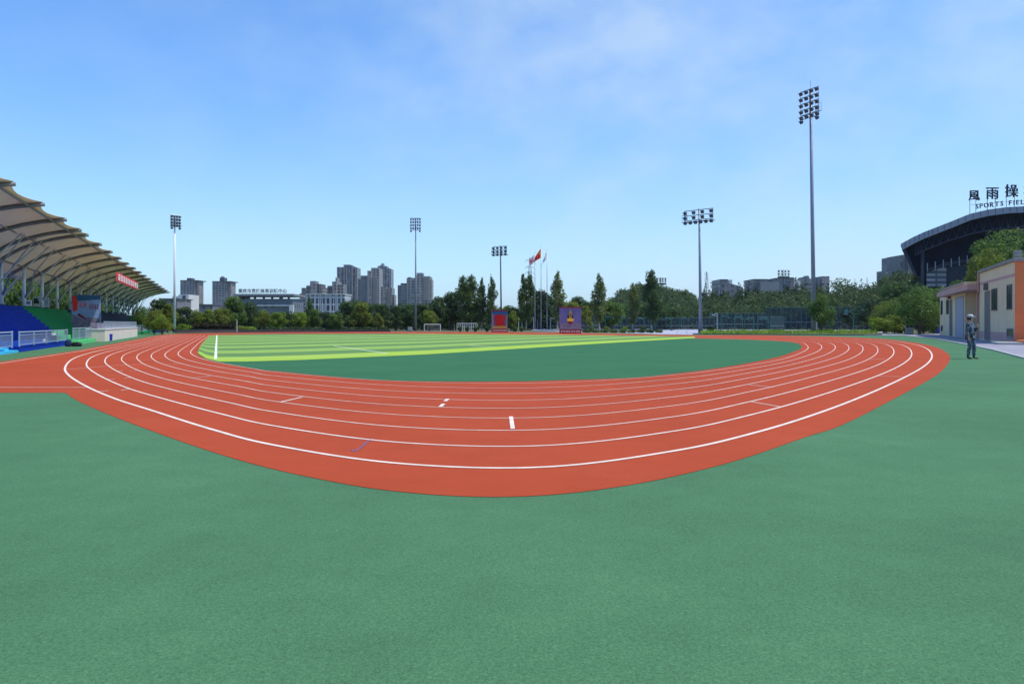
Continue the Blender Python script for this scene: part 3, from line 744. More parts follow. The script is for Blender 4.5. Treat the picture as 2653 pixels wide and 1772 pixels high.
# ------------------------------------------------------------------ far buildings
MAT['f_slab'] = facade('slab_tower_facade', (.22, .21, .21), (.03, .035, .05), 3.0, 3.6, .25, .8, .2, .75)
MAT['f_dark'] = facade('dark_tower_facade', (.15, .155, .17), (.022, .027, .045), 3.0, 3.2, .22, .85, .15, .72)
MAT['f_beige'] = facade('beige_tower_facade', (.25, .235, .22), (.025, .028, .045), 3.0, 4.2, .2, .75, .25, .7)
MAT['f_stripe'] = facade('striped_tower_facade', (.20, .215, .24), (.022, .03, .055), 3.0, 5.0, .08, .92, .12, .80)
MAT['f_grid'] = facade('white_grid_facade', (.48, .50, .52), (.06, .07, .09), 3.4, 2.5, .12, .85, .14, .84)
MAT['f_inst'] = facade('institute_facade', (.13, .16, .19), (.02, .026, .04), 3.4, 3.0, .25, .7, .2, .7)
MAT['f_block'] = facade('grey_block_facade', (.17, .17, .19), (.04, .045, .06), 3.4, 3.6, .3, .7, .25, .7)
MAT['bwhite'] = mat('white_wall_paint', (.58, .58, .56), .8, .08, .3)
MAT['bgrey'] = mat('grey_wall_paint', (.20, .21, .23), .8, .12, .1)
MAT['bdark'] = mat('dark_wall_paint', (.07, .075, .09), .8, .15, .1)
MAT['balcony'] = mat('balcony_slab', (.30, .28, .26), .8, .1, .2)
def building(name, label, d, blocks, group=None, cat='building', rz=0.):
    """blocks: (part name, x0, x1, ytop, ybottom or None, depth offset, thickness, material)"""
    xs = [b[1] for b in blocks] + [b[2] for b in blocks]; cx = (min(xs) + max(xs)) / 2
    t = thing(name, label, cat, AT(cx, d), rz, group); ox = AT(cx, d)[0]
    for nm, x0, x1, yt, yb, off, th, m in blocks:
        dd = d + off
        zt = ZY(yt, dd); zb = 0 if yb is None else ZY(yb, dd)
        X0, X1 = AT(x0, dd)[0] - ox, AT(x1, dd)[0] - ox
        MB().bx(X0, X1, off, off + th, zb, zt).build(nm, m, t)
    return t
def balconies(t, d, x0, x1, ytop, ybot, off, step=3.0, depth=1.6, m='balcony'):
    ox = t.location.x; b = MB(); z = ZY(ybot, d); z1_ = ZY(ytop, d) - 1.2
    X0, X1 = AT(x0, d)[0] - ox, AT(x1, d)[0] - ox
    pr = [(off - .003, z)]                               # comb outline: one slab per floor on a common back
    while z < z1_:
        pr += [(off - depth, z), (off - depth, z + .9), (off - .25, z + .9)]; z += step
        if z < z1_: pr += [(off - .25, z)]
    pr += [(off - .003, z - step + .9)]; k = len(pr)
    b.add([(X0, y, q) for y, q in pr] + [(X1, y, q) for y, q in pr], [tuple(range(k))[::-1], tuple(range(k, 2 * k))] + [(i, (i + 1) % k, k + (i + 1) % k, k + i) for i in range(k)])
    b.build('balcony_stack', m, t)
q = building('apartment_tower', 'slab apartment tower right of the left floodlight mast', 900, [('wall', 467, 505, 728, None, 0, 22, 'f_slab'), ('wing', 505.3, 513, 729, None, 4, 16, 'f_beige'), ('roof_slab', 466.5, 513.5, 726, 728, -1, 24, 'bdark'), ('penthouse', 484, 495.5, 720.5, 726, 6, 10, 'bdark')])
balconies(q, 900, 506, 512.5, 729, 800, 4)
q = building('apartment_tower', 'slab apartment tower beside the lettered institute', 900, [('wall', 550, 588, 730.5, None, 0, 22, 'f_slab'), ('wing', 588.3, 598, 731, None, 4, 16, 'f_beige'), ('roof_slab', 549.5, 598.5, 728.5, 730.5, -1, 24, 'bdark'), ('penthouse', 569, 580.5, 719.5, 728.5, 6, 10, 'bdark'), ('mast_box', 572.5, 577, 716, 719.5, 8, 6, 'bgrey')])
balconies(q, 900, 589, 597, 731, 800, 4)
Z4 = lambda x: 760 + x / 6.179
Y4 = lambda y: 640 + y / 6.179
def bl(nm, x0, x1, yt, off, th, m, yb=None): return (nm, Z4(x0), Z4(x1), Y4(yt), None if yb is None else Y4(yb), off, th, m)
building('apartment_block', 'stepped grey apartment block behind the white gridded block, left one', 700, [bl('wall', 130, 205, 655, 0, 20, 'f_dark'), bl('wing', 205.5, 265, 618, 3, 20, 'f_dark'), bl('wing', 265.5, 357, 590, 0, 22, 'f_beige'), bl('wing', 357.5, 440, 592, 3, 18, 'f_dark'), bl('wing', 440.5, 475, 652, 4, 16, 'f_beige'), bl('penthouse', 268, 355, 545, 4, 12, 'bgrey', 590)])
building('apartment_block', 'stepped grey apartment block leaning on the striped tower', 720, [bl('wall', 486, 545, 655, 0, 20, 'f_dark'), bl('wing', 545.5, 620, 622, 3, 20, 'f_dark'), bl('wing', 620.5, 690, 552, 0, 22, 'f_beige'), bl('wing', 690.5, 800, 600, 5, 14, 'f_slab'), bl('penthouse', 674, 700, 492, 8, 10, 'bgrey', 552)])
building('apartment_block', 'low blue grey block left of the white gridded block', 600, [bl('wall', 0, 100, 830, 0, 16, 'f_dark'), bl('wing', 100.5, 215, 745, 3, 18, 'f_slab')])
q = building('apartment_tower', 'tall apartment tower with pale vertical stripes', 1000, [bl('wall', 697, 805, 322, 4, 24, 'f_stripe'), bl('centre_bay', 805.5, 945, 300, 0, 28, 'f_dark'), bl('wing', 945.5, 1020, 328, 4, 24, 'f_stripe'), bl('crown', 803, 915, 283, 6, 16, 'bgrey', 300), bl('crown', 917, 948, 296, 8, 12, 'bgrey', 300)] +
             [bl('stripe', x, x + 7, 325, -.6, .55, 'balcony') for x in (741, 806, 848, 938)] + [bl('stripe', 997, 1004, 332, 3.3, .55, 'balcony'), bl('stripe', 775, 781, 326, 3.3, .55, 'balcony')] + [bl('belt', 862, 938, 398, -.7, .6, 'balcony', 405), bl('belt', 950, 1020, 430, 3.2, .6, 'balcony', 442)])
q = building('apartment_tower', 'beige stepped apartment tower with dark balconies', 880, [bl('wing', 1028, 1078, 508, 6, 20, 'f_beige'), bl('wing', 1078.5, 1184, 475, 3, 22, 'f_dark'), bl('wall', 1184.5, 1244, 380, 0, 26, 'f_beige'), bl('wall', 1244.5, 1375, 335, 4, 24, 'f_beige'), bl('roof_slab', 1078, 1184, 458, 6, 16, 'bgrey', 475)])
balconies(q, 880, Z4(1080), Z4(1182), Y4(490), Y4(900), 3, 3, 1.8, 'bgrey')
balconies(q, 880, Z4(1268), Z4(1345), Y4(455), Y4(930), 4, 3, 1.8)
q = building('apartment_tower', 'apartment tower with round crown and chimney block on top', 1000, [bl('wall', 1376, 1500, 325, 0, 28, 'f_stripe'), bl('wing', 1500.5, 1560, 347, 3, 24, 'f_stripe'), bl('crown', 1347, 1490, 306, 5, 20, 'bgrey', 325), bl('chimney', 1409, 1440, 264, 8, 10, 'bgrey', 306), bl('chimney', 1382, 1398, 290, 8, 8, 'bgrey', 306), bl('belt', 1415, 1500, 412, -.7, .6, 'balcony', 421), bl('stripe', 1376, 1384, 330, -.6, .55, 'balcony'), bl('stripe', 1494, 1501, 330, -.6, .55, 'balcony')])
q = building('apartment_block', 'lower beige block tapering at the right of the crowned tower', 820, [bl('wall', 1398, 1480, 640, 0, 22, 'f_beige'), bl('wing', 1480.5, 1578, 655, 2, 20, 'f_slab'), bl('wing', 1578.5, 1615, 765, 4, 16, 'f_beige')])
balconies(q, 820, Z4(1490), Z4(1572), Y4(665), Y4(930), 2, 3, 1.6)
q = building('apartment_tower', 'stepped round cornered apartment tower behind the tall slim mast', 800, [bl('wing', 1670, 1716, 612, 4, 20, 'f_dark'), bl('wing', 1716.5, 1812, 580, 2, 22, 'f_dark'), bl('wall', 1812.5, 1950, 495, 0, 26, 'f_beige'), bl('wall', 1950.5, 2070, 455, -2, 28, 'f_beige'), bl('wing', 2070.5, 2185, 468, 0, 26, 'f_slab'), bl('wing', 2185.5, 2215, 520, 4, 18, 'f_beige'), bl('penthouse', 1975, 2070, 415, 2, 14, 'bgrey', 455), bl('penthouse', 1835, 1880, 483, 4, 10, 'bgrey', 495)])
balconies(q, 800, Z4(2080), Z4(2180), Y4(478), Y4(850), 0, 3, 1.6); balconies(q, 800, Z4(1720), Z4(1808), Y4(590), Y4(850), 2, 3, 1.6, 'bgrey')
building('apartment_block', 'low white office block with a grid of dark windows', 350, [bl('wall', 212, 822, 764, 0, 14, 'f_grid'), bl('parapet', 205, 828, 750, -.5, 15, 'bwhite', 764)] + [bl('pier', x, x + 8, 764, -.35, .33, 'bwhite') for x in range(214, 822, 61)])
Z3 = lambda x: 400 + x / 4.611
Y3 = lambda y: 540 + y / 4.611
def b3(nm, x0, x1, yt, off, th, m, yb=None): return (nm, Z3(x0), Z3(x1), Y3(yt), None if yb is None else Y3(yb), off, th, m)
building('white_house', 'small white tower house right of the left floodlight mast', 240, [b3('wall', 288, 408, 1030, 0, 8, 'bwhite'), b3('wing', 215, 287, 1050, 1.5, 6, 'bwhite'), b3('window', 335, 372, 1040, -.08, .06, 'glass', 1100)])
building('flat_roofed_house', 'dark flat roofed building behind the grandstand end', 230, [b3('wall', 60, 272, 1085, 0, 10, 'f_block'), b3('roof_slab', 50, 278, 1075, -.5, 11, 'bdark', 1085)])
building('long_building', 'long low grey building between the two slab towers', 330, [b3('wall', 405, 690, 1160, 0, 10, 'f_block'), b3('roof_slab', 400, 694, 1145, -.5, 11, 'bdark', 1160)])
q = building('institute_building', 'flat roofed institute with rooftop letters and open colonnade', 300, [b3('wall', 1000, 1650, 1080, 0, 16, 'f_inst'), b3('stair_tower', 912, 999, 1032, -1, 14, 'bwhite'), b3('canopy', 945, 1665, 1022, -2, 18, 'bgrey', 1046), b3('white_frame', 1215, 1658, 1152, -1.2, 1.15, 'bwhite', 1168), b3('white_frame', 1610, 1658, 1168.5, -1.2, 1.15, 'bwhite'), b3('pier', 985, 1000, 1046, -1.6, .5, 'bwhite')] +
             [b3('column', x, x + 14, 1046, 1, 1.6, 'bgrey', 1080) for x in (1088, 1186, 1292, 1392, 1490, 1508, 1592)])
lb = MB(); qx = q.location.x
def text_mesh(s, name, parent, m, size, loc, rot=(R(90), 0, 0), ext=.04, sx=1., bold=0.0):
    c = bpy.data.curves.new(name, 'FONT'); c.body = s; c.size = size; c.extrude = ext; c.align_x = 'CENTER'; c.offset = bold; c.resolution_u = 2
    o = bpy.data.objects.new(name, c); COL.objects.link(o)
    dg = bpy.context.evaluated_depsgraph_get(); dg.update()
    me = bpy.data.meshes.new_from_object(o.evaluated_get(dg)); bpy.data.objects.remove(o); bpy.data.curves.remove(c)
    me.name = name; me.materials.clear(); me.materials.append(MAT[m])
    o = bpy.data.objects.new(name, me); COL.objects.link(o); o.parent = parent; o.location = loc; o.rotation_euler = rot; o.scale = (sx, 1, 1)
    return o
MAT['sign_blue'] = mat('dark_blue_letters', (.03, .045, .09), .5, .1, 2)
d = 298.5
for i, ch in enumerate('重庆市竞技体育训练中心'):
    x = Z3(1026 + i * 53); X = AT(x, d)[0] - qx
    text_mesh(ch, 'letter', q, 'sign_blue', 1.75, (X, -1.4, ZY(Y3(1004), d)), bold=.03, ext=.08)
fb = MB()
for i in range(34):
    x = Z3(1015 + i * 16.8); X = AT(x, d)[0] - qx; fb.tube([(X, -1.2, ZY(Y3(1022), d)), (X, -1.2, ZY(Y3(965), d))], .035, 4)
fb.bx(AT(Z3(1012), d)[0] - qx, AT(Z3(1570), d)[0] - qx, -1.25, -1.17, ZY(Y3(1008), d), ZY(Y3(1006), d)); fb.build('letter_frame', 'steel', q)
Z5 = lambda x: 1750 + x / 4.354
Y5 = lambda y: 520 + y / 4.354
def b5(nm, x0, x1, yt, off, th, m, yb=None): return (nm, Z5(x0), Z5(x1), Y5(yt), None if yb is None else Y5(yb), off, th, m)
def slope_block(t, d, x0, x1, y0, y1, yb, off, th, m, nm='wing'):
    ox = t.location.x; dd = d + off; X0, X1 = AT(x0, dd)[0] - ox, AT(x1, dd)[0] - ox
    MB().vprism([(X0, ZY(yb, dd)), (X1, ZY(yb, dd)), (X1, ZY(y1, dd)), (X0, ZY(y0, dd))], off, off + th).build(nm, m, t)
q = building('hall_building', 'dark grey hall with sloping roof left on the wooded ridge', 480, [b5('wall', 505, 590, 895, 0, 20, 'f_block', 1200), b5('parapet', 503, 592, 887, -.5, 21, 'bdark', 895), b5('stair_tower', 603, 640, 893, 3, 10, 'bwhite', 1200)]); slope_block(q, 480, Z5(590.5), Z5(760), Y5(925), Y5(975), Y5(1200), 1, 18, 'f_block')
q = building('hall_building', 'long dark hall with sloping end in the middle of the wooded ridge', 480, [b5('wall', 885, 1040, 893, 0, 20, 'f_block', 1200), b5('parapet', 883, 1042, 884, -.5, 21, 'bdark', 893), b5('wing', 960, 1170, 916, -6, 5.5, 'bgrey', 1200)]); slope_block(q, 480, Z5(1040.5), Z5(1105), Y5(886), Y5(915), Y5(1200), 1, 18, 'bdark')
q = building('hall_building', 'dark grey hall behind the far lamp frame on the wooded ridge', 500, [b5('wall', 1172, 1335, 876, 0, 20, 'f_block', 1200), b5('parapet', 1170, 1337, 866, -.5, 21, 'bdark', 876)]); slope_block(q, 500, Z5(1335.5), Z5(1410), Y5(868), Y5(915), Y5(1200), 1, 18, 'bwhite')
q = building('apartment_block', 'small grey apartment block just left of the tallest mast', 520, [('wall', 2078, 2088.5, 722, 790, 0, 14, 'f_slab'), ('wall', 2088.6, 2097, 717, 790, -1, 15, 'f_dark'), ('wing', 2097.1, 2109, 722, 790, 0, 14, 'f_slab'), ('penthouse', 2090, 2095, 714.5, 717, 2, 6, 'bgrey')])
q = building('apartment_block', 'small grey apartment block just right of the tallest mast', 520, [('wall', 2119, 2128.8, 723, 790, 0, 14, 'f_dark'), ('wall', 2129, 2149, 716, 790, -1, 16, 'f_slab')])
q = building('office_block', 'pale office block half hidden by the sports hall', 230, [('wall', 2334, 2352, 662, 800, 0, 12, 'f_slab'), ('wing', 2352.2, 2375, 658, 800, -1.5, 13, 'f_block'), ('wing', 2312, 2333.8, 699, 800, 1, 10, 'f_slab')])
# ------------------------------------------------------------------ grandstand (local x along it, y away from the track)
A0 = (-24.06, 35.7); RZ = math.atan2(.931, -.366)
def SP(s, t, z=0.): return (A0[0] - .366 * s - .931 * t, A0[1] + .931 * s - .366 * t, z)
def xprism(b, prof, x0, x1, mi=0):                    # outline in y,z; thickness along x
    k = len(prof)
    vs = [(x0, y, z) for y, z in prof] + [(x1, y, z) for y, z in prof]
    return b.add(vs, [tuple(range(k)), tuple(range(k, 2 * k))[::-1]] + [(i, k + i, k + (i + 1) % k, (i + 1) % k) for i in range(k)], mi)
def membrane_mat():
    m, n, b = nt('roof_membrane'); p = objc(n)
    o = mixc(n, ramp(n, noise(n, p, .8, 5), .3, .7), (.76, .67, .52), (.84, .77, .64))
    L(n, o, b.inputs['Base Color']); b.inputs['Roughness'].default_value = .6
    t = N(n, 'ShaderNodeBsdfTranslucent'); L(n, o, t.inputs['Color']); mx = N(n, 'ShaderNodeMixShader'); mx.inputs[0].default_value = .2
    L(n, b.outputs[0], mx.inputs[1]); L(n, t.outputs[0], mx.inputs[2]); L(n, mx.outputs[0], n.nodes['Material Output'].inputs['Surface'])
    return m
MAT['membrane'] = membrane_mat()
gs = thing('grandstand', 'open grandstand with a pale scalloped membrane roof and blue and green terraces', 'grandstand', (*A0, 0), RZ)
def terr(s0, s1, m, nm='terrace'):
    prof = [(4.0, 0), (4.0, .62)]
    for i in range(8):
        t = 4.0 + i * .305; z = .62 + (i + 1) * .27
        prof += [(t, z), (t + .305, z)]
    prof += [(9.5, prof[-1][1]), (9.5, 0)]
    b = MB(); xprism(b, prof, s0, s1); return b.build(nm, m, gs)
terr(-16, 29, 'blue_paint'); terr(29.003, 47, 'green_paint'); terr(47.003, 100, 'navy'); terr(100.003, 112, 'green_paint')
MB().bx(0, 12.2, .0, 3.997, 0, .28).build('deck', 'blue_paint', gs)
MB().bx(12.203, 21.4, 1.203, 3.997, 0, .28).build('deck', 'blue_paint', gs)
MB().bx(12.203, 21.4, .25, 1.2, 0, .30).build('deck', 'green_paint', gs)
MB().bx(46.2, 112, .3, 3.997, 0, .30).build('deck', 'green_paint', gs)
MB().bx(12.6, 21.2, -.25, .247, 0, .26).build('planter_step', 'lime_paint', gs)
b = MB(); xprism(b, [(.6, .3), (.6, .62), (1.0, .62), (1.0, .95), (1.15, .95), (1.15, .3)], 13.2, 16.5); b.build('block_steps', 'lime_paint', gs)
b = MB()
for i in range(3): b.bx(.9 + 0, 3.2, 1.0 + i * .5, 3.99, .283 + i * .16, .283 + (i + 1) * .16 - .002)
b.build('aisle_steps', 'blue_paint', gs)
b = MB()
for i in range(5): b.bx(-16, -.02 - i * .5, .02 + i * .3, 3.95, i * .12, (i + 1) * .12)
b.build('cyan_steps', 'cyan_paint', gs)
# seat rows in the far dark block
for r_ in range(8):
    b = MB(); t = 4.06 + r_ * .305; z = .62 + (r_ + 1) * .27; pr = [(t, z), (t, z + .04), (t + .2, z + .05), (t + .22, z + .3), (t + .25, z + .3), (t + .25, z)]
    xprism(b, pr, 47.6, 99.6); b.build('seat_row', 'navy', gs)
# rostrum
b = MB().bx(21.5, 44, -.8, .5, 0, .92); b.build('rostrum_wall', 'cream', gs)
MB().bx(21.45, 44.05, -.85, .5, .923, .98).build('rostrum_coping', 'white', gs)
b = MB()
b.tube([(21.6, -.7, 1.52), (44, -.7, 1.50)], .03, 6); b.tube([(21.6, -.7, 1.10), (44, -.7, 1.10)], .02, 6)
for i in range(80): b.tube([(21.6 + i * .283, -.7, .98), (21.6 + i * .283, -.7, 1.5)], .012, 4)
b.build('rostrum_railing', 'rail', gs)
for i in range(11):
    MB().bx(22.2 + i * 1.98, 23.6 + i * 1.98, -.2, .3, .98, 1.42).build('rostrum_desk', 'board_grey', gs, bevel=.02)
# roof: bays between curved beams
st = [-13.5, -7.5, -1.5, 4.5, 10.5, 15.6, 18.4] + [24.6 + 6.05 * i for i in range(14)]
def zf(s): return 7.93 - .0098 * (s + 1.7)
def arc(t, s):
    T = [-.15, 0, 1, 2.1, 3.0, 3.9, 4.7, 5.3, 6.0, 6.8]; D = [0.03, 0, -.12, -.38, -.68, -1.05, -1.55, -2.02, -2.5, -2.95]
    return zf(s) + float(np.interp(t, T, D))
TT = [-.1, .5, 1.2, 2.1, 3.0, 3.9, 4.7, 5.3, 6.0, 6.6]
for i in range(len(st) - 1):
    s0, s1 = st[i], st[i + 1]; rows = []; w_ = min(1, (s1 - s0) / 6)
    for j in range(9):
        q = j / 8; sag = 4 * q * (1 - q) * w_; s = s0 + (s1 - s0) * q
        rows.append([(s, t + (.5 * sag if k == 0 else (.35 * sag if k == 1 else (-.30 * sag if k == len(TT) - 1 else 0))), arc(t, s) + .14 - .26 * sag * math.sin(math.pi * min(1, max(.12, (t + .3) / 6.6)))) for k, t in enumerate(TT)])
    MB().grid(rows).build('membrane_bay', 'membrane', gs, smooth=True, solid=.02)
for s in st:
    b = MB(); b.tube([(s, t, arc(t, s)) for t in (-.18, .5, 1.2, 2.1, 3.0, 3.9, 4.7, 5.3, 6.0, 6.6)], [.10] + [.115] * 8 + [.08], 8)
    b.build('roof_beam', 'beam', gs, smooth=True)
    MB().tube([(s, 5.15, 2.75), (s, 5.15, arc(5.15, s))], [.15, .11], 10).build('column', 'pale_steel', gs, smooth=True)
    for k in (-1, 1):
        MB().tube([(s, 5.1, 3.3), (s + k * 1.5, 4.1, 5.3), (s + k * 2.3, 2.6, arc(2.6, s) - .02)], [.06, .055, .045], 6).build('strut', 'steel', gs, smooth=True)
for s0, s1 in zip(st[:-1], st[1:]):
    b = MB(); b.tube([(s0, 5.2, 3.0), (s1, 5.2, 5.2)], .035, 5); b.build('cross_brace', 'steel', gs)
    b = MB(); b.tube([(s0, 5.22, 5.2), (s1, 5.22, 3.0)], .035, 5); b.build('cross_brace', 'steel', gs)
for t, r_ in ((.55, .07), (2.9, .06), (5.15, .07)):
    MB().tube([(s, t, arc(t, s) - .02) for s in st], r_, 6).build('purlin', 'beam', gs)
# railings along the front
def railing(s0, s1, t, z0, z1, label, panels):
    r = thing('railing', label, 'railing', SP(s0, t), RZ, 'railings along the grandstand front')
    Ln = s1 - s0
    MB().tube([(0, 0, z1), (Ln, 0, z1)], .035, 8).build('top_rail', 'rail', r); MB().tube([(0, 0, z1 - .13), (Ln, 0, z1 - .13)], .02, 6).build('mid_rail', 'rail', r)
    MB().tube([(0, 0, z0 + .08), (Ln, 0, z0 + .08)], .02, 6).build('bottom_rail', 'rail', r)
    for i in range(panels + 1): MB().bx(Ln * i / panels - .03, Ln * i / panels + .03, -.03, .03, z0, z1 + (.06 if i in (0, panels) else 0)).build('post', 'rail', r)
    b = MB(); k = int(Ln / .13)
    for i in range(1, k): b.tube([(Ln * i / k, 0, z0 + .08), (Ln * i / k, 0, z1 - .13)], .007, 4)
    b.build('baluster_panel', 'rail', r); return r
railing(-14, -1.5, -.05, .26, 1.0, 'steel railing at the left frame edge above the cyan steps', 4)
railing(-.2, 11.4, -.05, .28, .98, 'steel railing along the blue deck', 4)
railing(14.2, 21.2, .1, .28, 1.06, 'steel railing in front of the lime green steps', 3)
railing(48, 66, .35, .30, 1.1, 'steel railing of the far deck just past the cream rostrum', 5)
railing(68, 84, .35, .30, 1.1, 'farthest steel railing near the end of the grandstand', 4)
MB_ = MB().bx(74, 97, -.35, .27, 0, .42); fs = thing('bench_block', 'long low blue step block at the far end of the grandstand front', 'step', SP(74, 0), RZ); MB().bx(0, 16, -.3, .27, 0, .40).build('block', 'blue_paint', fs, bevel=.02); MB().bx(16.3, 22, -.35, .2, 0, .3).build('lower_step', 'cyan_paint', fs, bevel=.02)

def glyphs(name, x0, x1, z0, z1, k, y, m, parent, rngs=3):
    """a row of brush stroke clusters too small to read"""
    rr = random.Random(rngs); w_ = (x1 - x0) / k
    for i in range(k):
        b = MB(); cx0 = x0 + w_ * i + w_ * .08; ww = w_ * .84; h = z1 - z0
        for j in range(3): zz = z0 + h * (.12 + .36 * j + rr.uniform(-.05, .05)); b.bx(cx0 + ww * rr.uniform(0, .15), cx0 + ww * rr.uniform(.8, 1), y - .004, y, zz, zz + h * .11)
        for j in range(2): xx = cx0 + ww * (.2 + .45 * j + rr.uniform(-.08, .08)); b.bx(xx, xx + ww * .13, y - .0075, y - .0045, z0, z0 + h * rr.uniform(.7, 1))
        b.build(name, m, parent)
RB = math.atan2(.366, .931)
# red banner hung under the eave
bp0, bp1 = SP(*(32.5, .45)), SP(*(44.2, .45))
t = thing('banner', 'red cloth banner with white writing hung under the roof edge', 'banner', SP(37.9, .45, 0), math.atan2(.931, -.366))
bm = MB(); LB = 19.0
def bz(x): return 6.40 - .004 * x
xprism_rows = [[(x, .05 * math.sin(x * 2.1) - .02, bz(x) - h_) for x in np.linspace(0, LB, 14)] for h_ in (0, .45, .92)]
bm.grid(xprism_rows).build('cloth', 'red_cloth', t, solid=.01)
rr = random.Random(4)
for i in range(9):
    # characters read from the track side: run back along the banner
    x = .9 + i * 1.95 + (0.2 if i > 3 else 0) + (.2 if i > 6 else 0); b = MB()
    for j in range(3): zz = bz(x) - .74 + .22 * j + rr.uniform(-.02, .02); b.bx(x, x + 1.5, -.085, -.080, zz, zz + .09)
    for j in range(3): xx = x + .12 + .55 * j + rr.uniform(-.05, .05); b.bx(xx, xx + .2, -.094, -.087, bz(x) - .78, bz(x) - .78 + rr.uniform(.5, .64))
    b.build('character', 'white', t)
for x in (.1, LB / 2, LB - .1): MB().tube([(x, 0, bz(x)), (x, 0, arc(.45, 37.9 + x) - .1)], .012, 4).build('tie', 'dark_steel', t)
# poster board on the terrace end
t = thing('poster_board', 'large blue poster board with orange red lettering and a red corner beside the terrace', 'poster', SP(40, 3.3), RB)
W_ = 1.25
MB().bx(-W_, W_, 0, .08, 1.15, 4.15).build('panel', 'board_sky', t)
MB().vprism([(-W_ + .3, 4.13), (W_ - .03, 4.13), (W_ - .03, 3.75), (-W_ + .55, 3.55)], -.006, -.002).build('sky_print', 'board_blue', t)
MB().vprism([(-W_ + .03, 4.13), (-W_ + .32, 4.10), (-W_ + .55, 3.5), (-W_ + .5, 2.65), (-W_ + .12, 2.5)], -.012, -.008).build('red_corner', 'flag_red', t)
MB().vprism([(-W_ + .03, 1.18), (W_ - .03, 1.18), (W_ - .03, 1.85), (.2, 2.0), (-.25, 1.7), (-W_ + .03, 2.3)], -.006, -.002).build('crowd_print', 'board_grey', t)
MB().vprism([(-.75, 2.15), (-.1, 1.75), (.02, 1.85), (-.65, 2.4)], -.012, -.008).build('red_stripe', 'board_red', t)
glyphs('lettering', -.62, .12, 2.95, 3.45, 2, -.009, 'flag_red', t, 8); glyphs('lettering', .25, 1.12, 2.75, 3.25, 4, -.009, 'board_red', t, 9)
MB().bx(-W_ - .03, W_ + .03, .083, .14, 1.05, 4.18).build('back_frame', 'dark_steel', t)
for x in (-W_ + .1, W_ - .1): MB().bx(x - .05, x + .05, .1, .2, .0, 1.15).build('leg', 'dark_steel', t)
MB().bx(-1.0, 1.4, -.5, -.1, .95, 1.2).build('step_block', 'board_grey', t)
# things on the terrace top
zt = .62 + 8 * .27
def cabinet(name, s, t_, label, cat, w_, d_, h, m, m2, zb=zt):
    r = thing(name, label, cat, SP(s, t_, zb), RB)
    MB().bx(-w_ / 2, w_ / 2, -d_ / 2, d_ / 2, .06, h).build('body', m, r, bevel=.02); MB().bx(-w_ / 2 + .05, w_ / 2 - .05, -d_ / 2 - .012, -d_ / 2 - .003, h * .35, h * .85).build('door_panel', m2, r)
    MB().bx(-w_ / 2 + .04, w_ / 2 - .04, -d_ / 2 + .04, d_ / 2 - .04, 0, .06).build('plinth', 'dark_steel', r); return r
cabinet('notice_box', 29.6, 6.0, 'small white notice box between two roof columns', 'sign', .6, .15, .55, 'white', 'board_grey')
cabinet('info_kiosk', 33.0, 6.0, 'grey cabinet with a dark screen beside the roof column', 'cabinet', .5, .4, .95, 'concrete', 'glass')
cabinet('metal_cabinet', 37.0, 6.2, 'blue grey metal cabinet near the blue poster board', 'cabinet', .7, .5, 1.0, 'steel', 'pole_blue')
# bins, bags at the stand foot
def bin_(name, loc, label, w_, h, m, rz=0):
    r = thing(name, label, 'bin', loc, rz)
    MB().add([(-w_ * .42, -w_ * .42, 0), (w_ * .42, -w_ * .42, 0), (w_ * .42, w_ * .42, 0), (-w_ * .42, w_ * .42, 0), (-w_ / 2, -w_ / 2, h * .9), (w_ / 2, -w_ / 2, h * .9), (w_ / 2, w_ / 2, h * .9), (-w_ / 2, w_ / 2, h * .9)], [(3, 2, 1, 0), (4, 5, 6, 7), (0, 1, 5, 4), (1, 2, 6, 5), (2, 3, 7, 6), (3, 0, 4, 7)]).build('body', m, r, bevel=.02)
    MB().bx(-w_ * .54, w_ * .54, -w_ * .54, w_ * .54, h * .903, h).build('lid', m, r, bevel=.03); return r
bin_('rubbish_bin', (*G(284, 883), 0), 'small dark blue bin against the cream rostrum wall', .40, .55, 'blue_plastic', RZ)
def bag(loc, label, cat, w_, d_, h, m, rz, name='backpack'):
    r = thing(name, label, cat, loc, rz); rows = []
    prof = [(.42, 0), (.5, .12), (.5, .6), (.44, .85), (.25, .98), (.02, 1.0)]
    b = MB(); k = 12; o = []
    for f_, z in prof:
        for i in range(k):
            a = 2 * math.pi * i / k; c_, s_ = math.cos(a), math.sin(a); q = (abs(c_) ** 4 + abs(s_) ** 4) ** -.25
            b.v.append((f_ * c_ * q * w_, f_ * s_ * q * d_, z * h))
    for j in range(len(prof) - 1):
        for i in range(k): b.f.append((j * k + i, j * k + (i + 1) % k, (j + 1) * k + (i + 1) % k, (j + 1) * k + i)); b.m.append(0)
    b.f.append(tuple(range(k))[::-1]); b.f.append(tuple((len(prof) - 1) * k + i for i in range(k))); b.m += [0, 0]
    b.build('body', m, r, smooth=True)
    MB().bx(-w_ * .32, w_ * .32, -d_ * .62, -d_ * .49, h * .12, h * .5).build('pocket', m, r, bevel=.02)
    MB().tube([(-.06, 0, h * .97), (-.04, 0, h * 1.12), (.04, 0, h * 1.12), (.06, 0, h * .97)], .012, 5).build('handle', m, r); return r
MAT['navy_cloth'] = mat('navy_cloth', (.012, .02, .09), .8, .2, 5)
bx_, by_ = G(177, 898)
bag((bx_, by_, .008), 'dark navy backpack standing at the foot of the blue deck', 'bag', .34, .22, .42, 'navy_cloth', .3)
bag((bx_ + .42, by_ + .15, .008), 'black duffel bag lying right of the navy backpack', 'bag', .56, .24, .26, 'black', .1, 'duffel_bag')
bag(SP(9.6, .35, .28), 'black backpack standing on the end of the blue deck', 'bag', .36, .22, .40, 'black', .2)
cp = thing('sun_hat', 'white cap lying on the black backpack', 'hat', SP(9.6, .35, .28 + .41), .6)
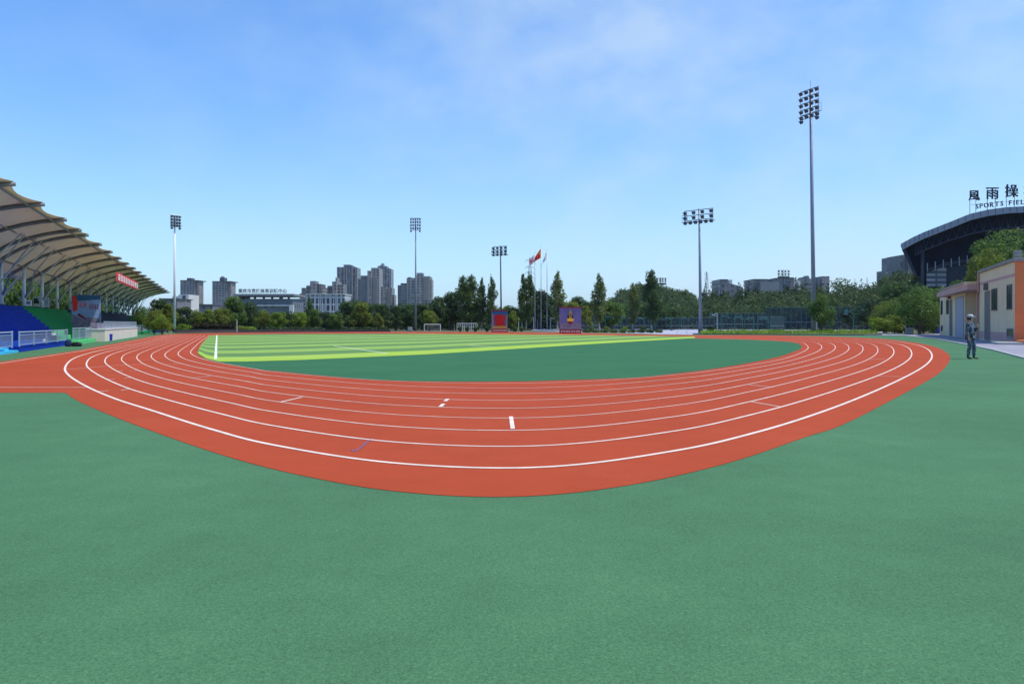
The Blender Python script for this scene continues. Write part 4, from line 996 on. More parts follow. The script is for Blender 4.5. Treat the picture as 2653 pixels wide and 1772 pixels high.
MB().lathe([(.13, .0), (.13, .04), (.11, .10), (.06, .135), (.01, .145)], 14).build('crown', 'white', cp, smooth=True); MB().vprism([(-.12, 0), (.12, 0), (.12, .015), (-.12, .015)], -.22, -.1).build('visor', 'white', cp)
bag(SP(7.0, .3, .28), 'small white bag on the blue deck behind the railing', 'bag', .26, .16, .22, 'white', .2, 'white_bag')
# trees and a white wall behind the grandstand
for i, (s, t_, h, lab, k) in enumerate(((-2, 17, 9, 'dark tree behind the grandstand at the left frame edge', 'big_a'), (9, 13, 8, 'dark tree behind the first columns of the grandstand', 'big_b'), (22, 16, 9.5, 'dark tree behind the second and third grandstand columns', 'big_a'), (34, 12, 8, 'dark tree above the white notice box behind the grandstand', 'big_b'), (44, 12.5, 8.5, 'dark tree behind the blue poster board', 'big_a'),
                                           (56, 12, 8, 'dark tree behind the navy seat block', 'big_b'), (68, 12, 8, 'dark tree behind the farther half of the navy seats', 'big_a'), (82, 11.5, 8, 'tree behind the far grandstand bays', 'big_b'), (97, 12, 7.5, 'tree behind the last grandstand bays', 'big_a'))):
    plant(k, SP(s, t_, 0), h, lab, 'leaf_dark' if i % 2 else 'leaf_mid', .95, 'trees behind the grandstand')
for s, t_, h, lab in ((30, 9.6, 2.2, 'big dark rounded bush at the top of the blue terrace'), (40, 10.2, 2.0, 'dark bush behind the green terrace')):
    plant('low_bush', SP(s, t_, zt if t_ < 9.5 else 1.8), h, lab, 'leaf_dark', 1.0)
wb = thing('white_building', 'white walled building glimpsed between the trunks behind the grandstand', 'building', SP(55, 40), RZ)
MB().bx(-32, 14, 0, 10, 0, 7.5).build('wall', 'bwhite', wb); MB().bx(-32.5, 14.5, -.5, 10.5, 7.503, 7.9).build('roof_slab', 'bgrey', wb)
for i in range(7): MB().bx(-29 + i * 6, -26.5 + i * 6, -.02, .06, 3, 5).build('window', 'glass', wb)

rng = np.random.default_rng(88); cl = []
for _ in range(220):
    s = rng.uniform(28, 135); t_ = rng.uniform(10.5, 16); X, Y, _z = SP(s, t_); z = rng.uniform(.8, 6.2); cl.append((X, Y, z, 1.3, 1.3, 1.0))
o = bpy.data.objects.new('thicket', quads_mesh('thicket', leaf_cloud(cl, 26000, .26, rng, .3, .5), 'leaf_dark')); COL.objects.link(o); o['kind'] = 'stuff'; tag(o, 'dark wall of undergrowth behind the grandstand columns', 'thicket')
# ------------------------------------------------------------------ floodlight masts
def lamp_mesh(w_, h, d_):
    b = MB(); k = .62
    b.add([(-w_ / 2, -d_ / 2, -h / 2), (w_ / 2, -d_ / 2, -h / 2), (w_ / 2, -d_ / 2, h / 2), (-w_ / 2, -d_ / 2, h / 2), (-w_ * k / 2, d_ / 2, -h * k / 2), (w_ * k / 2, d_ / 2, -h * k / 2), (w_ * k / 2, d_ / 2, h * k / 2), (-w_ * k / 2, d_ / 2, h * k / 2)],
          [(0, 1, 2, 3), (5, 4, 7, 6), (4, 5, 1, 0), (5, 6, 2, 1), (6, 7, 3, 2), (7, 4, 0, 3)], 0)
    b.f[0] = b.f[0]; b.m[0] = 1
    b.add([(-w_ / 2 - .01, -d_ / 2 - h * .45, h / 2 + .01), (w_ / 2 + .01, -d_ / 2 - h * .45, h / 2 + .01), (w_ / 2 + .01, -d_ / 2, h / 2 + .02), (-w_ / 2 - .01, -d_ / 2, h / 2 + .02), (-w_ / 2 - .01, -d_ / 2 - h * .45, h / 2 + .025), (w_ / 2 + .01, -d_ / 2 - h * .45, h / 2 + .025), (w_ / 2 + .01, -d_ / 2, h / 2 + .035), (-w_ / 2 - .01, -d_ / 2, h / 2 + .035)],
          [(3, 2, 1, 0), (4, 5, 6, 7), (0, 1, 5, 4), (1, 2, 6, 5), (2, 3, 7, 6), (3, 0, 4, 7)], 0)
    return b
GM = 'floodlight masts round the ground'
def mast(x, d, ypole, label, rows, fw, rz, r0, r1, pm, lw, aim=R(32), xtop=None, cage=None, z0=0., under=0, arms='steel', fin=0):
    """rows: list of (y pixel, number of lamps); fw frame width in metres"""
    lx = AT(x, d)[0]; t = thing('floodlight_mast', label, 'mast', (lx, d, z0), 0, GM)
    dx = 0 if xtop is None else AT(xtop, d)[0] - lx
    zt_ = ZY(ypole, d) - z0; H = lambda z: dx * z / zt_
    MB().tube([(0, 0, -.05), (H(zt_ * .5), 0, zt_ * .5), (dx, 0, zt_)], [r0, (r0 + r1) / 2, r1], 12).build('pole', pm, t, smooth=True)
    MB().tube([(0, 0, 0), (0, 0, .5)], [r0 * 1.5, r0 * 1.35], 12).build('base', 'dark_steel', t)
    if fin: MB().tube([(dx, 0, zt_), (dx, 0, zt_ + fin)], .03, 5).build('lightning_rod', 'steel', t)
    cR, sR = math.cos(rz), math.sin(rz)
    def P(u, v, z): return (H(z) + u * cR - v * sR, u * sR + v * cR, z)
    for y, k in rows:
        z = ZY(y, d) - z0
        MB().tube([P(-fw / 2, -.22, z), P(fw / 2, -.22, z)], .05, 6).build('cross_arm', arms, t)
        if lamp_box.get((lw,)) is None:
            me = bpy.data.meshes.new('floodlight'); q = lamp_mesh(lw, lw * .95, lw * .8); me.from_pydata(q.v, [], q.f)
            me.materials.append(MAT['lamp_black']); me.materials.append(MAT['lamp_glass']); me.polygons.foreach_set('material_index', q.m); me.update(); lamp_box[(lw,)] = me
        for i in range(k):
            u = (-fw / 2 + lw / 2 + (fw - lw) * i / max(1, k - 1)) if k > 1 else 0
            o = bpy.data.objects.new('floodlight', lamp_box[(lw,)]); COL.objects.link(o); o.parent = t
            o.location = P(u, -.30, z - lw * .55 - .05); o.rotation_euler = (aim, 0, rz + trng.uniform(-.12, .12))
    zs = [ZY(y, d) - z0 for y, _ in rows]
    for u in (-fw / 2 + .03, fw / 2 - .03): MB().tube([P(u, -.22, min(zs)), P(u, -.22, max(zs))], .03, 5).build('side_bar', arms, t)
    if cage is not None:
        u, zc = cage; b = MB(); z = ZY(zc, d) - z0
        for du in (0, .5):
            for dv in (-.2, .4): b.tube([P(u + du, dv, z), P(u + du, dv, z + 1.1)], .02, 4)
        for zz in (z, z + .55, z + 1.1):
            b.tube([P(u, -.2, zz), P(u + .5, -.2, zz), P(u + .5, .4, zz), P(u, .4, zz), P(u, -.2, zz)], .02, 4)
        b.build('cage', arms, t)
        b = MB(); b.tube([P(-fw / 2, .3, z), P(fw / 2, .3, z)], .04, 4); b.tube([P(-fw / 2, 0, z), P(fw / 2, 0, z)], .04, 4); b.build('catwalk', arms, t)
    return t
lamp_box = {}
mast(452.5, 107, 559, 'white floodlight mast at the end of the grandstand', [(558, 4), (566, 4), (574, 4), (581.5, 4), (588, 2)], 1.45, .85, .19, .11, 'white', .30, arms='pale_steel')
mast(1077, 127, 566, 'tall slim floodlight mast in front of the stepped apartment tower', [(566, 5), (574, 5), (582, 5), (590, 5), (597, 2)], 1.8, 0, .20, .08, 'pole_blue', .27)
mast(1299, 134, 637, 'floodlight mast with tilted lamp frame behind the red flag board', [(639, 4), (648, 4), (656, 4)], 3.1, -.6, .16, .10, 'dark_steel', .42, xtop=1296.5, cage=(-1.9, 661), arms='dark_steel')
mast(1815.5, 103, 540.5, 'floodlight mast with three wide lamp bars beside a round bush', [(544.5, 4), (557.5, 4), (570, 6)], 4.5, -.75, .26, .12, 'pole_blue', .46, xtop=1811.5, cage=(-2.6, 574), arms='dark_steel')
mast(2109, 100, 231, 'tallest grey floodlight mast standing on the grass verge', [(233, 4), (249, 4), (265, 4), (281, 4), (296, 4), (306, 2)], 3.1, -1.1, .30, .18, 'pole_blue', .46, xtop=2099.8, cage=(.9, 293), arms='steel', fin=1.1)
mast(1712.5, 250, 719, 'small far lamp frame peeping out right of the biggest poplar', [(720, 4), (726, 4), (733, 6)], 3.4, .1, .16, .1, 'dark_steel', .55, z0=7, arms='dark_steel')
mast(2029, 240, 699, 'small far lamp frame standing up before the dark hall roof', [(700.5, 4), (708, 4), (715, 6)], 3.9, .1, .16, .1, 'dark_steel', .55, z0=8, arms='dark_steel')

# ------------------------------------------------------------------ far side furniture
def board(x0, x1, ytop, ybase, yskirt, label, rz=0.):
    d = F * HC / (ybase - YH); xc = (x0 + x1) / 2; t = thing('display_board', label, 'board', AT(xc, d), rz, 'display boards on the far side')
    w_ = (x1 - x0) * d / F; return t, d, w_, ZY(ytop, d), ZY(yskirt, d)
MAT['print_red'] = mat('red_flag_print', (.42, .016, .016), .65, .16, 1.2, 0, .15)
t, d, w_, zt_, zs = board(1273.5, 1315, 806, 860.8, 851.5, 'tall display board showing a red flag, with a dark red skirt')
h = w_ / 2
MB().bx(-h, h, 0, .25, .003, zs).build('skirt', 'board_red', t); MB().bx(-h, h, 0, .2, zs + .003, zt_).build('panel', 'board_blue', t); MB().bx(-h - .05, h + .05, -.05, .25, zt_ + .003, zt_ + .12).build('top_rail', 'board_red', t)
MB().vprism([(-h + .02, zs + .02), (-h * .62, zs + .1), (-h * .78, zt_ - .5), (-h + .08, zt_ - .15), (-h + .02, zt_ - .3)], -.010, -.004).build('side_print', 'board_grey', t)
MB().vprism([(h - .02, zs + .02), (h * .74, zs + .1), (h * .80, zt_ - .9), (h - .02, zt_ - .3)], -.010, -.004).build('side_print', 'board_grey', t)
MB().vprism([(-h * .95, zs + .02), (h * .95, zs + .02), (h * .8, zs + .42), (-h * .7, zs + .42)], -.012, -.006).build('gold_base', 'gold', t)
fp = [(-h * .66, zt_ - .62), (-h * .1, zt_ - .50), (h * .15, zt_ - .58), (h * .5, zt_ - .62), (h * .80, zt_ - .70), (h * .62, zs + 1.1), (h * .72, zs + .42), (-h * .5, zs + .42), (-h * .58, zs + 1.0)]
MB().vprism(fp, -.03, -.014).build('flag_print', 'print_red', t)
glyphs('lettering', -h * .88, h * .92, zs * .25, zs * .78, 8, -.004, 'white', t, 21)
t, d, w_, zt_, zs = board(1449.5, 1506, 797.5, 864, 853.5, 'tall display board with a gold and black emblem on a violet sky')
h = w_ / 2
MB().bx(-h, h, 0, .25, .003, zs).build('skirt', 'board_red', t); MB().bx(-h, h, 0, .2, zs + .003, zt_).build('panel', 'board_violet', t); MB().bx(-h - .05, h + .05, -.05, .25, zt_ + .003, zt_ + .12).build('top_rail', 'board_red', t)
MB().vprism([(-h + .02, zs + .02), (h - .02, zs + .02), (h - .02, zs + .75), (h * .5, zs + .95), (0, zs + .85), (-h * .5, zs + 1.0), (-h + .02, zs + .8)], -.006, -.002).build('city_print', 'board_grey', t)
cz = zs + (zt_ - zs) * .50; u = (zt_ - zs) / 3.3
MB().vprism([(-.40 * u, cz + .62 * u), (-.26 * u, cz + .45 * u), (.26 * u, cz + .45 * u), (.40 * u, cz + .62 * u), (.40 * u, cz - .2 * u), (-.40 * u, cz - .2 * u)], -.016, -.008).build('emblem_towers', 'black', t)
MB().vprism([(-.18 * u, cz), (.18 * u, cz), (.20 * u, cz + .7 * u), (.08 * u, cz + 1.25 * u), (0, cz + 1.45 * u), (-.08 * u, cz + 1.25 * u), (-.20 * u, cz + .7 * u)], -.026, -.018).build('emblem_spire', 'gold', t)
MB().vprism([(-.09 * u, cz + .55 * u), (0, cz + .28 * u), (.09 * u, cz + .55 * u), (0, cz + .85 * u)], -.034, -.028).build('emblem_gem', 'black', t)
MB().vprism([(-.52 * u, cz - .18 * u), (-.44 * u, cz + .02 * u), (.44 * u, cz + .02 * u), (.52 * u, cz - .18 * u), (.46 * u, cz - .42 * u), (-.46 * u, cz - .42 * u)], -.036, -.028).build('emblem_band', 'yellow', t)
MB().vprism([(-.38 * u, cz - .42 * u), (.38 * u, cz - .42 * u), (.30 * u, cz - .66 * u), (0, cz - .92 * u), (-.30 * u, cz - .66 * u)], -.036, -.028).build('emblem_point', 'board_red', t)
glyphs('lettering', -h * .9, h * .92, zs * .25, zs * .75, 8, -.004, 'white', t, 22)
# flagpoles on a white plinth
d = 127.
t = thing('flag_plinth', 'low white plinth under the three flagpoles', 'plinth', AT(1410, d)); MB().bx(-2.2, 2.2, -.9, .9, 0, .10).build('base', 'dark_steel', t); MB().bx(-2.1, 2.1, -.8, .8, .103, .22).build('slab', 'white', t, bevel=.02)
GP = 'three flagpoles'
for x, yt, lab in ((1386, 655, 'left flagpole, with the white flag'), (1401.8, 642, 'middle and tallest flagpole, with the red flag'), (1417.3, 649, 'right flagpole, with the drooping grey flag')):
    t = thing('flagpole', lab, 'flagpole', AT(x, d, .222), 0, GP); zz = ZY(yt, d) - .222
    MB().tube([(0, 0, 0), (0, 0, zz)], [.075, .045], 10).build('pole', 'steel', t, smooth=True); MB().lathe([(.01, 0), (.07, .04), (.08, .09), (.05, .15), (.01, .17)], 10, (0, 0, zz)).build('finial', 'pale_steel', t, smooth=True)
def Zr(x, y): return (1230 + x / 6.03, 620 + y / 6.03)
def flag(corners, label, m, name='flag', waves=2.5, amp=.16):
    P = [Vector(AT(*(Zr(*c)[0], d)) [:2] + (ZY(Zr(*c)[1], d),)) for c in corners]      # hoist top, hoist bottom, fly bottom, fly top
    base = P[1]; t = thing(name, label, 'flag', base, 0, 'flags on the poles'); rows = []
    for i in range(9):
        v = i / 8; row = []
        for j in range(15):
            q = j / 14; p = (P[0] - base).lerp(P[3] - base, q).lerp((P[1] - base).lerp(P[2] - base, q), v)
            p = p + Vector((0, -.10 + amp * math.sin(q * waves * 6.28 + v * 2.0) * q, .06 * math.sin(q * 7 + v * 3) * q)); row.append(p)
        rows.append(row)
    MB().grid(rows).build('cloth', m, t, smooth=True, solid=.012); return t, P, base
t, P, base = flag([(933, 235), (933, 350), (862, 420), (840, 330)], 'white flag with a red ring emblem, left of the red flag', 'flag_white')
c = (P[0] + P[1] + P[2] + P[3]) / 4 - base + Vector((-.12, -.36, -.18)); b = MB()
b.tube([(c.x + .34 * math.cos(a), c.y, c.z + .5 * math.sin(a)) for a in np.linspace(0, 6.283, 20)], .035, 5); b.build('ring_emblem', 'flag_red', t)
MB().vprism([(c.x - .12, c.z - .2), (c.x + .12, c.z - .25), (c.x + .16, c.z + .1), (c.x, c.z + .3), (c.x - .14, c.z + .05)], c.y - .012, c.y).build('centre_emblem', 'flag_red', t)
t, P, base = flag([(1030, 148), (1030, 292), (925, 358), (950, 262)], 'red flag with yellow stars on the tallest pole', 'flag_red')
def star(cx, cz, r, y, par):
    pl = [(cx + (r if k % 2 == 0 else r * .4) * math.sin(k * math.pi / 5), cz + (r if k % 2 == 0 else r * .4) * math.cos(k * math.pi / 5)) for k in range(10)]
    MB().vprism(pl[::-1], y - .01, y).build('star', 'yellow', par)
p = (P[0] - base) * .72 + (P[3] - base) * .28 + Vector((0, -.22, -.5)); star(p.x, p.z, .24, p.y - .12, t)
for q in ((-.34, .05), (-.46, -.10), (-.46, -.28), (-.36, -.42)): star(p.x + q[0], p.z + q[1] - .05, .09, p.y - .16, t)
flag([(1120, 195), (1120, 305), (1052, 395), (1060, 350)], 'grey white flag drooping from the right pole', 'flag_white', waves=1.5)
# goals, railings, wall, posts
def goal(x0, x1, yt, yb, label):
    d = F * HC / (yb - YH); X0, X1 = AT(x0, d)[0], AT(x1, d)[0]; w_ = X1 - X0; zz = ZY(yt, d); t = thing('football_goal', label, 'goal', ((X0 + X1) / 2, d, 0), 0, 'white goals')
    for sx in (-1, 1):
        MB().tube([(sx * w_ / 2, 0, 0), (sx * w_ / 2, 0, zz)], .045, 8).build('post', 'white', t)
        MB().tube([(sx * w_ / 2, 0, zz), (sx * w_ / 2, .5, zz), (sx * w_ / 2, 1.0, 0), (sx * w_ / 2, 0, 0.02)], .02, 6).build('stanchion', 'white', t)
    MB().tube([(-w_ / 2, 0, zz), (w_ / 2, 0, zz)], .045, 8).build('crossbar', 'white', t)
    b = MB()
    for i in range(13): b.tube([(-w_ / 2 + w_ * i / 12, .5, zz), (-w_ / 2 + w_ * i / 12, 1.0, 0)], .006, 3)
    for i in range(7): q = i / 6; b.tube([(-w_ / 2, .5 + .5 * q, zz * (1 - q)), (w_ / 2, .5 + .5 * q, zz * (1 - q))], .006, 3)
    b.build('net', 'flag_white', t)
goal(1099, 1141, 840.5, 858.5, 'nearer white football goal left of the poplars'); goal(1140.5, 1177, 835.5, 855.5, 'farther white football goal overlapping the nearer one')
d = 128; t = thing('white_railing', 'row of white railings below the four poplars', 'railing', AT(1210, d)); w_ = 52 * d / F; zz = ZY(838, d)
for i in range(12): MB().tube([(-w_ / 2 + w_ * i / 11, 0, 0), (-w_ / 2 + w_ * i / 11, 0, zz)], .04, 6).build('post', 'white', t)
MB().tube([(-w_ / 2, 0, zz), (w_ / 2, 0, zz)], .04, 6).build('top_rail', 'white', t); MB().tube([(-w_ / 2, 0, zz * .55), (w_ / 2, 0, zz * .55)], .025, 6).build('mid_rail', 'white', t)
MAT['wall_maroon'] = mat('maroon_wall', (.10, .06, .065), .85, .25, .6)
wp = [(452, 863.8, 855), (613, 862.2, 855), (830, 860.6, 855.5), (1010, 859.8, 856)]
t = thing('low_wall', 'low dark maroon wall along the far edge of the track below the treeline', 'wall', (*G(730, 861.5), 0)); b = MB(); o = t.location
for (xa, ya, ta), (xb, yb, tb_) in zip(wp[:-1], wp[1:]):
    a, c = G(xa, ya), G(xb, yb); da = a[1]; dv = Vector((c[0] - a[0], c[1] - a[1])); hgt = ZY((ta + tb_) / 2, (a[1] + c[1]) / 2)
    b.box(((a[0] + c[0]) / 2 - o.x, (a[1] + c[1]) / 2 + .4 - o.y, hgt / 2), (dv.length, .3, hgt), math.atan2(dv.y, dv.x))
b.build('wall', 'wall_maroon', t)
b = MB()
for (xa, ya, ta), (xb, yb, tb_) in zip(wp[:-1], wp[1:]):
    a, c = G(xa, ya), G(xb, yb); dv = Vector((c[0] - a[0], c[1] - a[1])); hgt = ZY((ta + tb_) / 2, (a[1] + c[1]) / 2)
    b.box(((a[0] + c[0]) / 2 - o.x, (a[1] + c[1]) / 2 + .4 - o.y, hgt + .033), (dv.length, .38, .06), math.atan2(dv.y, dv.x))
b.build('coping', 'bdark', t)
def post(x, yt, yb, label, m='pale_steel', r_=.05, head=None, name='lamp_post', cat='post', d=None):
    d = d or F * HC / (yb - YH); t = thing(name, label, cat, AT(x, d)); zz = ZY(yt, d)
    MB().tube([(0, 0, 0), (0, 0, zz)], [r_, r_ * .8], 8).build('post', m, t)
    MB().tube([(0, 0, 0), (0, 0, .12)], r_ * 1.8, 8).build('foot', 'dark_steel', t)
    if head == 'box': MB().bx(-.14, .14, -.14, .14, zz * .72, zz * .72 + .45).build('box', 'white', t, bevel=.02)
    elif head == 'cap': MB().lathe([(.05, 0), (.17, .03), (.17, .16), (.08, .2), (.01, .21)], 12, (0, 0, zz)).build('lamp_head', 'white', t)
    return t
post(614, 829, 862.5, 'grey thin post between the hedge end and the wall below the institute'); post(631, 821, 857, 'white post with a small box below the institute', 'white', .05, 'box')
post(1025.5, 827, 857, 'thin pale post left of the tall slim mast'); post(1343.5, 822, 857, 'pale post right of the red flag board', d=128)
post(2116, 783, 862, 'slim white lamp post beside the tallest mast', 'white', .05, d=101)
t = thing('camera_bracket', 'white bracket with two small spotlights fixed on the slim lamp post', 'camera', AT(2108, 100.8, ZY(800, 100.8)))
MB().bx(-.42, .42, -.05, .05, 0, .12).build('arm', 'white', t)
for x in (-.32, -.08): MB().lathe([(.05, 0), (.09, .04), (.09, .22), (.04, .25)], 10, (x, 0, .123)).build('spotlight', 'white', t)
for x in (2124.5, 2130): post(x, 833, 858, 'pair of short posts with white caps beside the tallest mast', 'dark_steel', .07, 'cap', 'bollard_light', 'bollard', 102)['group'] = 'white capped short posts'
cb = thing('utility_box', 'small grey utility box at the foot of the tall slim mast', 'cabinet', AT(1062, 124)); MB().bx(-.35, .35, -.25, .25, .1, .72).build('body', 'concrete', cb, bevel=.02); MB().bx(-.3, .3, -.2, .2, 0, .1).build('plinth', 'dark_steel', cb); MB().bx(-.28, .28, -.262, -.253, .16, .66).build('door', 'steel', cb)
t = thing('barrier_frame', 'small white hoop barrier at the mouth of the ball court', 'barrier', (*G(1767, 866), 0)); MB().tube([(-.62, 0, 0), (-.62, 0, .45), (-.55, 0, .52), (.55, 0, .52), (.62, 0, .45), (.62, 0, 0)], .04, 8).build('hoop', 'pale_steel', t); MB().tube([(-.62, 0, .22), (.62, 0, .22)], .025, 6).build('bar', 'pale_steel', t)
# ball court fence and hoops
MAT['hoop_green'] = mat('green_hoop_paint', (.02, .115, .10), .5, .1, 2)
MAT['hoop_grey'] = mat('grey_hoop_paint', (.26, .33, .36), .5, .1, 2)
def hoop(x, yt, d, label, m, flip=1):
    t = thing('basketball_hoop', label, 'hoop', AT(x, d), 0, 'basketball hoops on the courts'); zz = ZY(yt, d)
    MB().tube([(0, 0, 0), (0, 0, zz)], .075, 8).build('post', m, t); MB().tube([(0, 0, zz * .82), (flip * 1.1, -.1, zz * .98)], .05, 6).build('arm', m, t); MB().tube([(0, 0, zz), (flip * 1.1, -.1, zz * .86)], .05, 6).build('brace', m, t)
    MB().bx(flip * 1.1, flip * 1.16, -.7, .5, zz * .78, zz * 1.04).build('backboard', 'hoop_green', t)
    MB().tube([(flip * 1.38 + .2 * math.cos(a), -.1 + .2 * math.sin(a), zz * .82) for a in np.linspace(0, 6.283, 14)], .02, 5).build('rim', 'hoop_grey', t); MB().bx(-.25, .25, -.25, .25, 0, .1).build('foot', m, t)
hl = [(1352, 822, 136, 'grey hoop between the red flag board and the flagpoles', 'hoop_grey', 1), (1382, 822, 138, 'grey hoop behind the left flagpole', 'hoop_grey', -1), (1392, 822, 141, 'grey hoop behind the tallest flagpole', 'hoop_grey', 1), (1426, 823, 138, 'grey hoop left of the violet emblem board', 'hoop_grey', 1),
      (1568, 819, 132, 'green hoop beside the lone pale tipped poplar', 'hoop_green', 1), (1608, 818, 130, 'green hoop behind the small bright yellow green bush', 'hoop_green', 1), (1668, 822, 138, 'green hoop behind the dark clipped bush', 'hoop_green', -1), (1697, 822, 136, 'green hoop just right of the biggest poplar', 'hoop_green', 1), (1740, 822, 134, 'green hoop left of the white hoop barrier', 'hoop_green', -1), (1765, 822, 138, 'green hoop behind the white hoop barrier', 'hoop_green', 1),
      (1858, 812, 124, 'pale grey hoop right of the round dark bush by the wide mast', 'hoop_grey', -1), (1868, 816, 128, 'green hoop next to the pale grey hoop', 'hoop_green', 1), (1903, 819, 128, 'green hoop in the middle of the right hand court, left of a pair', 'hoop_green', 1), (1923, 818, 126, 'green hoop in the middle of the right hand court, right of a pair', 'hoop_green', -1), (1953, 821, 130, 'green hoop left of the dark verge hedge', 'hoop_green', -1), (1964, 820, 134, 'green hoop farther back by the dark verge hedge', 'hoop_green', 1), (1990, 820, 124, 'green hoop above the dark verge hedge', 'hoop_green', -1), (2211, 803, 112, 'big green hoop at the right end of the courts', 'hoop_green', -1)]
for h_ in hl: hoop(*h_)
def net_mat():
    m, n, b = nt('fence_net'); b.inputs['Base Color'].default_value = (.012, .03, .05, 1); b.inputs['Roughness'].default_value = .8
    tr = N(n, 'ShaderNodeBsdfTransparent'); mx = N(n, 'ShaderNodeMixShader'); mx.inputs[0].default_value = .42
    L(n, tr.outputs[0], mx.inputs[1]); L(n, b.outputs[0], mx.inputs[2]); L(n, mx.outputs[0], n.nodes['Material Output'].inputs['Surface']); return m
MAT['fence_net'] = net_mat()
def fence(x0, x1, yt, d0, d1, n_, label, rail=True):
    a, c = AT(x0, d0), AT(x1, d1); dv = Vector((c[0] - a[0], c[1] - a[1])); t = thing('court_fence', label, 'fence', a, math.atan2(dv.y, dv.x), 'net fences round the courts'); Ln = dv.length; zz = ZY(yt, d0)
    for i in range(n_ + 1): MB().tube([(Ln * i / n_, 0, 0), (Ln * i / n_, 0, zz)], .045, 6).build('post', 'hoop_green', t)
    MB().tube([(0, 0, zz), (Ln, 0, zz)], .04, 6).build('top_rail', 'hoop_green', t); MB().tube([(0, 0, zz * .35), (Ln, 0, zz * .35)], .025, 6).build('mid_rail', 'hoop_grey', t)
    MB().bx(0, Ln, -.012, -.008, .05, zz).build('net_panel', 'fence_net', t)
fence(1505, 1600, 817, 128, 140, 8, 'green net fence between the emblem board and the short light poplar'); fence(1600, 1850, 823, 144, 146, 22, 'long low green net fence behind the middle court'); fence(1850, 1985, 812, 146, 146, 12, 'green net fence behind the right hand court'); fence(1985, 2250, 797, 146, 141, 20, 'tall dark net fence in front of the shaded wood')
fence(1345, 1450, 826, 143, 143, 10, 'dark net fence behind the flagpoles')
fence(1995, 2032, 820, 128, 136, 10, 'short run of close set green posts beside the dark verge hedge')
# pylons
def pylon(x, yt, d, arms, w_, label):
    t = thing('power_pylon', label, 'pylon', AT(x, d), 0, 'power pylons on the skyline'); H_ = ZY(yt, d); b = MB(); w0 = H_ * .11
    lv = [0, .18, .34, .48, .6, .7, .79, .87, .94, 1]
    def wd(q): return w0 * (1 - q) ** 1.2 + .25
    for sx in (-1, 1):
        for sy in (-1, 1): b.tube([(sx * wd(q), sy * wd(q), q * H_) for q in lv], .16, 4)
    for q0, q1 in zip(lv[:-1], lv[1:]):
        for sy in (-1, 1):
            b.tube([(-wd(q0), sy * wd(q0), q0 * H_), (wd(q1), sy * wd(q1), q1 * H_)], .10, 4); b.tube([(wd(q0), sy * wd(q0), q0 * H_), (-wd(q1), sy * wd(q1), q1 * H_)], .10, 4)
            b.tube([(-wd(q1), sy * wd(q1), q1 * H_), (wd(q1), sy * wd(q1), q1 * H_)], .08, 4)
    b.build('lattice', 'steel', t)
    for y in arms:
        z = ZY(y, d); b = MB(); b.tube([(-w_, 0, z), (w_, 0, z)], .14, 4); b.tube([(-w_, 0, z), (0, 0, z + w_ * .28)], .10, 4); b.tube([(w_, 0, z), (0, 0, z + w_ * .28)], .10, 4)
        for sx in (-1, 1): b.tube([(sx * w_, 0, z), (sx * w_, 0, z - 1.6)], .12, 5)
        b.build('cross_arm', 'steel', t)
pylon(1373, 668, 560, (674.7, 692.5, 706, 720), 3.2, 'lattice power pylon behind the white flag'); pylon(1831, 704, 800, (707, 712, 720, 726), 2.3, 'small distant lattice pylon just right of the mast with three wide lamp bars')
# ------------------------------------------------------------------ changing rooms at the right (local x along the front away from the camera, +y out of the front)
R0 = (34.4, 50.0); DV = (.404, .915); RH = math.atan2(DV[1], DV[0])
def FX(px): k = (px - CX) / F; return (R0[1] * k - R0[0]) / (DV[0] - DV[1] * k)
def FZ(px, py): return HC + (YH - py) * (R0[1] + DV[1] * FX(px)) / F
def h5(x, y): return 2400 + x / 4.9, 640 + y / 4.9
def HX(x): return FX(2400 + x / 4.9)
def HZ(x, y): return FZ(*h5(x, y))
MAT['front'] = mat('cream_facade_paint', (.84, .66, .42), .9, .07, .5, 0, .1, fine=25)
MAT['orange'] = mat('orange_wall_paint', (.75, .20, .07), .85, .1, .6)
MAT['pink'] = mat('pink_band_paint', (.62, .34, .30), .85, .12, .5)
MAT['ochre'] = mat('yellow_roof_slab', (.72, .55, .24), .85, .1, .6)
MAT['ochre_wall'] = mat('ochre_recess_paint', (.62, .42, .22), .85, .1, .6)
MAT['shutter'] = mat('lavender_shutter', (.40, .38, .46), .6, .08, .6)
MAT['door_brown'] = mat('brown_door', (.16, .13, .125), .6, .12, 1)
MAT['door_white'] = mat('white_door', (.62, .62, .68), .6, .06, 1)
MAT['coping'] = mat('grey_coping', (.30, .27, .24), .9, .25, 2, fine=12)
m_ = MAT['front']; n_ = m_.node_tree; bs = n_.nodes['Principled BSDF']; src = bs.inputs['Base Color'].links[0].from_socket
mp_ = N(n_, 'ShaderNodeMapping'); mp_.inputs['Scale'].default_value = (3.2, 3.2, .16); L(n_, objc(n_), mp_.inputs[0])
stn = math_(n_, 'MULTIPLY', ramp(n_, noise(n_, mp_.outputs[0], 1.0, 5, .65), .52, .72), .30)
L(n_, mixc(n_, stn, src, (.34, .27, .21)), bs.inputs['Base Color'])
ho = thing('changing_rooms', 'long single storey cream changing room block with an orange end wall', 'building', (*R0, 0), RH)
xm, xe = HX(676), HX(172)
zr0, zr1 = HZ(1140, 165), HZ(690, 345); zl0, zl1 = HZ(640, 470), HZ(175, 535)
zr = (zr0 + zr1) / 2; zl = (zl0 + zl1) / 2
xa, xb_ = HX(636), HX(490)              # recess between the two blocks
b = MB().bx(.003, xm, -8, 0, 0, zr); b.build('wall', 'front', ho)
MB().bx(xb_, xe, -7, 0, 0, zl).build('wall', 'front', ho)
MB().bx(xm + .003, xb_ - .003, -7, -1.4, 0, zl).build('recess_wall', 'ochre_wall', ho)
